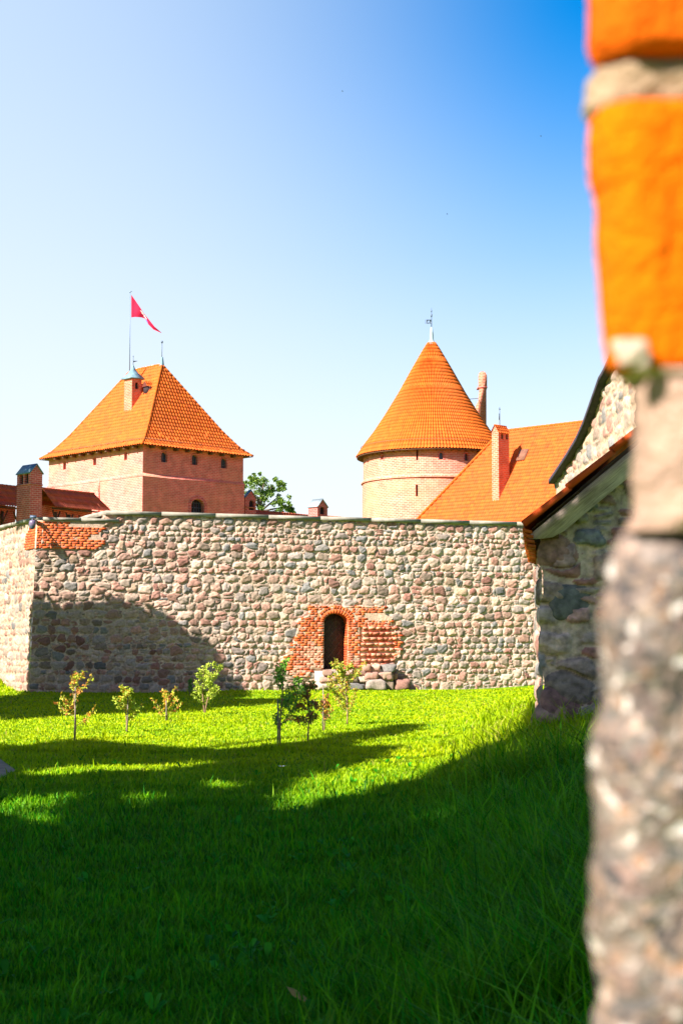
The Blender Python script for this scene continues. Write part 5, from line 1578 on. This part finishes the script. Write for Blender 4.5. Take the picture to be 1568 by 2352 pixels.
# ---- unseen trees added left of the frame, crowns shaped to cast the wanted shade
LIT = [[(-900, 1705), (-200, 1668), (0, 1661), (120, 1658), (250, 1653), (420, 1650), (480, 1642), (500, 1628), (640, 1625), (700, 1612), (760, 1602), (840, 1575), (1225, 1560), (1236, 1682), (1190, 1705), (1100, 1742), (960, 1800), (860, 1832), (760, 1856), (660, 1872), (610, 1874), (590, 1856), (640, 1815), (680, 1790), (780, 1762),
        (880, 1735), (905, 1715), (800, 1722), (790, 1708), (900, 1690), (975, 1668), (930, 1664), (830, 1682), (700, 1706), (560, 1722), (400, 1722), (300, 1710), (170, 1698), (60, 1716), (0, 1735), (-900, 1780)],
       [(10, 1788), (130, 1760), (400, 1747), (560, 1748), (400, 1770), (130, 1784)],
       [(500, 1606), (640, 1592), (730, 1592), (640, 1606)],
       [(-60, 1850), (90, 1838), (210, 1832), (190, 1856), (120, 1870), (180, 1878), (150, 1905), (90, 1908), (30, 1880), (-60, 1878)],
       [(300, 1842), (400, 1828), (430, 1838), (380, 1862), (300, 1858)],
       [(440, 1806), (540, 1796), (600, 1806), (560, 1822), (450, 1820)],
       [(430, 2160), (500, 2145), (560, 2168), (520, 2190), (440, 2190)],
       [(-20, 2078), (72, 2070), (60, 2098), (-20, 2112)], [(700, 1960), (770, 1950), (760, 1972), (705, 1975)], [(1000, 1890), (1080, 1870), (1090, 1890), (1010, 1905)],
       [(-60, 1540), (62, 1540), (62, 1598), (-60, 1610)],
       [(1225, 1235), (1375, 1125), (1520, 1010), (1520, 1050), (1450, 1135), (1395, 1150), (1388, 1195), (1335, 1262), (1250, 1290)],
       ]
WALL_SH = [(60, 1400), (86, 1398), (180, 1405), (300, 1392), (380, 1412), (410, 1446), (440, 1470), (490, 1490), (480, 1520), (540, 1560), (560, 1600), (60, 1600)]
def inpoly_np(x, y, poly):
    r = np.zeros(len(x), bool); n = len(poly)
    for i in range(n):
        (x1, y1), (x2, y2) = poly[i], poly[(i + 1) % n]
        if y1 == y2: continue
        c = ((y1 > y) != (y2 > y)) & (x < (x2 - x1) * (y - y1) / (y2 - y1) + x1); r ^= c
    return r
Sv = np.array(SUN)
def shadow_reject(p, marg=0.0):
    n = len(p)
    # candidate surfaces
    tg = p[:, 2] / Sv[2]
    for _ in range(3):
        q = p - Sv * tg[:, None]; tg = (p[:, 2] - terr(q[:, 0], q[:, 1])) / Sv[2]
    best = tg.copy(); kind = np.zeros(n, int)
    def plane(O, N_, okf, kk):
        O = np.array(O); N_ = np.array(N_)
        t = ((p - O) @ N_) / (Sv @ N_)
        q = p - Sv * t[:, None]; ok = (t > 0) & (t < best) & okf(q)
        best[ok] = t[ok]; kind[ok] = kk
    Wn, Wt = np.array(WN), np.array(WT); w0 = np.array(W0)
    plane(W0, WN, lambda q: (((q - w0) @ Wt) > 0) & (((q - w0) @ Wt) < WL) & (q[:, 2] < HTOP) & (q[:, 2] > 0), 1)
    plane(W0, LN, lambda q: (((q - w0) @ np.array(LT)) > 0) & (((q - w0) @ np.array(LT)) < 12) & (q[:, 2] < 5.8), 2)
    plane(l0, ln, lambda q: (((q - np.array(l0)) @ np.array(ld)) > -.35) & (((q - np.array(l0)) @ np.array(ld)) < 4) & (q[:, 2] < v0[1] + SLP * (((q - np.array(l0)) @ np.array(ld)) - v0[0]) + .1), 3)
    plane(l0, sn_, lambda q: (((q - np.array(l0)) @ np.array(sd)) > -.02) & (((q - np.array(l0)) @ np.array(sd)) < 4.2) & (q[:, 2] > .3) & (q[:, 2] < 3.0), 4)
    q = p - Sv * best[:, None]
    f = q[:, 1] * CP + (q[:, 2] - EYE) * SP; h = -q[:, 1] * SP + (q[:, 2] - EYE) * CP
    u = 784 + FPX * q[:, 0] / f; v = 1176 - FPX * h / f
    jit = sn(q[:, 0] * 3, q[:, 1] * 3 + q[:, 2] * 3, 1.3, 4) * 7
    v2 = v + jit * .35; u2 = u + jit
    rej = np.zeros(n, bool)
    for L_ in LIT: rej |= inpoly_np(u2, v2, L_)
    rej &= (kind != 1)
    rej |= (kind == 2) | (kind == 4)
    rej |= (kind == 1) & ~inpoly_np(u + jit, v + jit, WALL_SH)
    rej |= (kind == 0) & (q[:, 1] > 45) & (u > 560)
    # never in front of the picture
    fc = p[:, 1] * CP + (p[:, 2] - EYE) * SP; hc = -p[:, 1] * SP + (p[:, 2] - EYE) * CP
    uc = 784 + FPX * p[:, 0] / np.maximum(fc, .1); vc = 1176 - FPX * hc / np.maximum(fc, .1)
    rej |= (fc > 0) & (uc > -60) & (uc < 1650) & (vc > -60)
    # keep the near pier in the sun
    for (x, y, z) in ((.2, .5, 1.3), (.2, .5, 1.8)):
        dlt = p - np.array((x, y, z)); t = dlt @ Sv; dist = np.linalg.norm(dlt - Sv * t[:, None], axis=1); rej |= (t > 0) & (dist < .75)
    return rej
def caster_tree(label, base, crowns, n, size, seed, trunk_r=.3, tgt=None):
    rg = np.random.default_rng(seed)
    t = thing('added_shade_tree', label, 'tree', base, 'unseen trees added to cast shade')
    ctr = crowns[0][0]
    cen = []; rad = []
    for c, r, w_ in crowns:
        for _ in range(int(n * w_)):
            d = rg.normal(0, 1, 3); d /= np.linalg.norm(d); k = rg.uniform(0, 1) ** .4
            cen.append(np.array(c) + d * k * np.array(r)); q = rg.uniform(.45, .9); rad.append((q, q, q * .6))
    mb = tree_leaves(cen, rad, 85, size, [(.06, .12, .015), (.08, .15, .02), (.05, .10, .02)], rg, reject=shadow_reject)
    mb.build('crown', MT['leaf'], t)
    m = MB(); b = Vector(base); c = Vector(ctr)
    m.tube([b - dzz * .2, b + dzz * 2.5, b.lerp(c, .5) + Vector((.2, 0, 0)), c], [trunk_r * 1.25, trunk_r, trunk_r * .7, trunk_r * .3], 10)
    for k in range(7):
        a = 2 * math.pi * k / 7; e = c + Vector((math.cos(a) * crowns[0][1][0] * .6, math.sin(a) * crowns[0][1][1] * .6, rg.uniform(-.2, .5) * crowns[0][1][2]))
        s = b.lerp(c, rg.uniform(.45, .8)); m.tube([s, s.lerp(e, .5) + Vector((0, 0, .3)), e], [trunk_r * .4, trunk_r * .25, .04], 6)
    m.build('trunk', MT['bark'], t, smooth=True)
    return t
caster_tree('unseen tree added left of the lawn to shade the stone outbuilding', (-12.5, 13.0, 0), [((-10.2, 13.0, 11.6), (4.6, 7.0, 3.6), 1.0), ((-6.6, 14.8, 12.6), (3.2, 5.0, 3.0), .5), ((-14, 14, 9), (4, 5, 3), .3)], 620, .26, 31)
caster_tree('unseen tree added left of the camera to shade the near grass, nearest of the row', (-13.5, 2.0, 0), [((-10.6, 3.2, 9.6), (5.2, 6.4, 3.4), 1.0), ((-6.6, -1.0, 9.8), (3.6, 4.6, 3.0), .6), ((-14.5, 2, 8), (4, 5, 3), .3)], 700, .26, 32)
caster_tree('unseen tree added beyond the left edge to shade the wall near its corner', (-21, 38, 0), [((-15.8, 37.5, 8.8), (5.8, 12, 4.4), 1.0)], 1500, .3, 33)
caster_tree('farthest unseen tree of the row, added to shade the wall walk', (-28, 68, 0), [((-26.5, 71.5, 15.0), (6.5, 5.5, 4.6), 1.0)], 480, .34, 34)

# ---- grass
def build_grass(n, seed):
    rg = np.random.default_rng(seed)
    n1 = int(n * .42); n2 = int(n * .43); n3 = n - n1 - n2
    v = np.concatenate([rg.uniform(1585, 2520, n1), 1585 + (rg.random(n2) ** 1.4) * 260, rg.uniform(1600, 3300, n3)])
    dep = EYE * FPX / (v - 1485)
    u = rg.uniform(-330, 1900, n); u[-n3:] = rg.uniform(-1200, 2700, n3)
    x = (u - 784) / FPX * dep; y = dep
    # keep off walls, path, buildings
    s = (x - W0.x) * WT.x + (y - W0.y) * WT.y; dn_ = (x - W0.x) * WN.x + (y - W0.y) * WN.y
    ok = ~((s > 0) & (dn_ < .08)) & (y < 58)
    sl2 = (x - W0.x) * LT.x + (y - W0.y) * LT.y; dl2 = (x - W0.x) * LN.x + (y - W0.y) * LN.y
    ok &= ~((sl2 > 0) & (dl2 < .05) & (s <= 0)) | (s > 0)
    ok &= ~((s <= 0) & (dl2 < .05))
    sb_ = (x - l0.x) * ld.x + (y - l0.y) * ld.y; db_ = (x - l0.x) * ln.x + (y - l0.y) * ln.y
    ok &= ~((sb_ > -.1) & (db_ < .12) & (y < 27) & (y > 15))
    ok &= ~in_path(x, y)
    x, y = x[ok], y[ok]; n = len(x); dep = y
    z = terr(x, y)
    bank = sm((x - (-.6 + .10 * (y - 8))) / 2.0) * sm((40 - y) / 12)
    clump = .5 + .5 * sn(x, y, 1.7, 2); tuft = sn(x, y, 6.5, 5)
    L_ = (.055 + .055 * clump + .03 * tuft) * (1 - .45 * sm((y - 13) / 8))
    L_ *= 1 + bank * (1.5 + .9 * clump)
    L_ *= rg.uniform(.55, 1.35, n); tall = rg.random(n) < .012 + .06 * bank; L_[tall] *= rg.uniform(1.6, 2.8, tall.sum())
    foot = np.exp(-((x - W0.x) * WN.x + (y - W0.y) * WN.y) / .35) * (y > 30) + (np.abs((x - l0.x) * ln.x + (y - l0.y) * ln.y - .3) < .3) * (np.abs(y - 22) < 3)
    L_ *= 1 + 1.6 * np.clip(foot, 0, 1) * (.5 + .8 * sn(x, y, 2.1, 8))
    L_ = np.clip(L_, .03, .62) * np.where(y < 12, .92, 1)
    wd_ = np.maximum(.0042, dep * .00042) * rg.uniform(.7, 1.5, n)
    a = rg.uniform(0, 2 * np.pi, n); b = a + rg.normal(np.pi / 2, .5, n)
    lean = rg.uniform(.15, .85, n) * L_ * (1 + .4 * bank)
    wx, wy = np.cos(b) * wd_, np.sin(b) * wd_; lx, ly = np.cos(a) * lean, np.sin(a) * lean
    zero = np.zeros(n)
    def lay(f, w): 
        cx = x + lx * f ** 2; cy = y + ly * f ** 2; cz = z - .01 + L_ * (f - .22 * f ** 2 * (lean / L_))
        return np.stack([cx - wx * w, cy - wy * w, cz], 1), np.stack([cx + wx * w, cy + wy * w, cz], 1)
    a0, b0 = lay(0, 1.0); a1, b1 = lay(.55, .8); tp_, _ = lay(1.0, 0)
    V = np.stack([a0, b0, b1, a1, tp_], 1).reshape(-1, 3)
    base = (np.arange(n) * 5)[:, None]
    q = base + np.array([0, 1, 2, 3]); t3 = base + np.array([3, 2, 4])
    loops = np.concatenate([q, t3], 1).ravel().astype(np.int32); sizes = np.tile(np.array([4, 3], np.int32), n)
    c1 = np.array((.28, .43, .001)); c2 = np.array((.46, .52, .001)); c3 = np.array((.42, .38, .06)); c4 = np.array((.07, .21, .004))
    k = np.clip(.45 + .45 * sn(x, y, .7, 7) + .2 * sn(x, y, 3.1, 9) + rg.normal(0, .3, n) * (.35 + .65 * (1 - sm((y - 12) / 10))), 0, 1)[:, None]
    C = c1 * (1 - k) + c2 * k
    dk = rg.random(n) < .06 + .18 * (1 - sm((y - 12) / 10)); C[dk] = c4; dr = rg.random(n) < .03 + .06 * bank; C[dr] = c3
    near_shade = (1 - sm((y - 12) / 10))[:, None]
    C = C * (1 - .72 * near_shade) + np.array((.003, .27, .003)) * .72 * near_shade  # shade painted into the near blades as a deep low-red green
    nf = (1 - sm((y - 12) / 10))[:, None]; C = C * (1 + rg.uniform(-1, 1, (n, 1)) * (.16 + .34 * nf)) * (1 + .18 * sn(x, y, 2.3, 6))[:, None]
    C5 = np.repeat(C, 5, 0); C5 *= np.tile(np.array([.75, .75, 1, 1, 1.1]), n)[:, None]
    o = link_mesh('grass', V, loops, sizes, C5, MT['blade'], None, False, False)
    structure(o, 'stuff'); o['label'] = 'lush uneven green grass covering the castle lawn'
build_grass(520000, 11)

# broad-leaved weeds among the grass (uncountable rosettes)
rg = np.random.default_rng(15); wv = MB(); pts = []; 
for _ in range(420):
    u, v = rg.uniform(-50, 1380), rg.uniform(1950, 2500) if rg.random() < .65 else rg.uniform(1740, 1980)
    if u + (v - 1500) * .5 < 900 and rg.random() < .7: continue
    dep = EYE * FPX / (v - 1485); x = (u - 784) / FPX * dep
    k = rg.integers(3, 7)
    for j in range(k):
        a = rg.uniform(0, 6.28); L_ = rg.uniform(.05, .12); el = rg.uniform(.4, 1.2)
        d = np.array((math.cos(a) * math.cos(el), math.sin(a) * math.cos(el), math.sin(el))); s = np.array((-math.sin(a), math.cos(a), 0)) * L_ * .17
        b = np.array((x, dep, float(terr(x, dep)) + .03)) ; m1 = b + d * L_ * .5; tp_ = b + d * L_ + np.array((0, 0, -L_ * .25)); q1 = b + d * L_ * .8 + np.array((0, 0, -L_ * .06))
        c = np.array((.05, .30, .01)) * rg.uniform(.7, 1.4)
        wv.add([b, m1 + s, q1 + s * .8, tp_, q1 - s * .8, m1 - s, m1 - np.array((0, 0, .008)), q1 - np.array((0, 0, .006))], [(0, 1, 6), (0, 6, 5), (1, 2, 7, 6), (6, 7, 4, 5), (2, 3, 7), (7, 3, 4)], c)
o = wv.build('weeds', MT['blade'], smooth=True); structure(o, 'stuff'); o['label'] = 'broad-leaved weeds scattered through the shaded grass'

# daisy-like white flower and a fallen leaf
p = P(645, 1800, 17.2); z = float(terr(p.x, p.y)); fl_ = thing('white_flower', 'single small white flower on a thin stalk in the shaded lawn', 'flower', (p.x, p.y, z))
m_ = MB(); m_.tube([(p.x, p.y, z), (p.x + .01, p.y, z + .18)], .003, 5, col=(.12, .3, .03)); m_.build('stalk', MT['leaf'], fl_)
m_ = MB()
for k in range(12):
    a = k * math.pi / 6; c = Vector((p.x + .01, p.y, z + .18)); d = Vector((math.cos(a), math.sin(a), .25)); s = Vector((-math.sin(a), math.cos(a), 0)) * .007
    m_.add([c + d * .006, c + d * .026 + s, c + d * .05, c + d * .026 - s], [(0, 1, 2, 3)])
m_.build('petals', MT['white'], fl_)
m_ = MB(); m_.blob((p.x + .01, p.y, z + .188), (.009, .009, .006), n=5, col=(.6, .4, .02)); m_.build('flower_centre', MT['leaf'], fl_)
p = hit(745 * 0 + 683, 2287, Vector((0, 6.9, 0)), Vector((0, -1, 0))); p = P(683, 2287, 6.15)
m_ = MB(); L_ = [(-.045, .018, .03), (-.01, .024, .018), (.026, .012, -.004), (.058, -.004, -.024), (.018, -.016, -.016), (-.02, -.010, .004)]
m_.add([(p.x + a, p.y + b * 1.5, p.z + c) for a, b, c in L_] + [(p.x, p.y, p.z + .004)], [(i, (i + 1) % 6, 6) for i in range(6)], (.85, .36, .05))
o = m_.build('fallen_leaf', MT['leaf']); o['label'] = 'single orange fallen leaf caught in the dark foreground grass'; o['category'] = 'leaf'

# birds high in the sky
for (u, v, lab) in ((786, 210, 'tiny dark bird highest in the middle of the sky'), (1241, 313, 'tiny dark bird in the deep blue at upper right'), (1026, 492, 'tiny dark bird lowest, above the round tower')):
    p = P(u, v, 120); m_ = MB(); w_ = .055
    m_.tube([p + Vector((-.07, 0, 0)), p, p + Vector((.06, 0, .005)), p + Vector((.08, 0, .01))], [.006, .02, .015, .004], 6)
    for sgn in (-1, 1):
        m_.add([p + Vector((.03, 0, .01)), p + Vector((-.03, 0, .01)), p + Vector((-.03, sgn * .06, .05)), p + Vector((.0, sgn * .14, .03)), p + Vector((.03, sgn * .06, .05))], [(0, 1, 2, 4), (4, 2, 3)])
    o = m_.build('bird', MT['iron']); o['label'] = lab; o['category'] = 'bird'; o['group'] = 'birds in the sky'
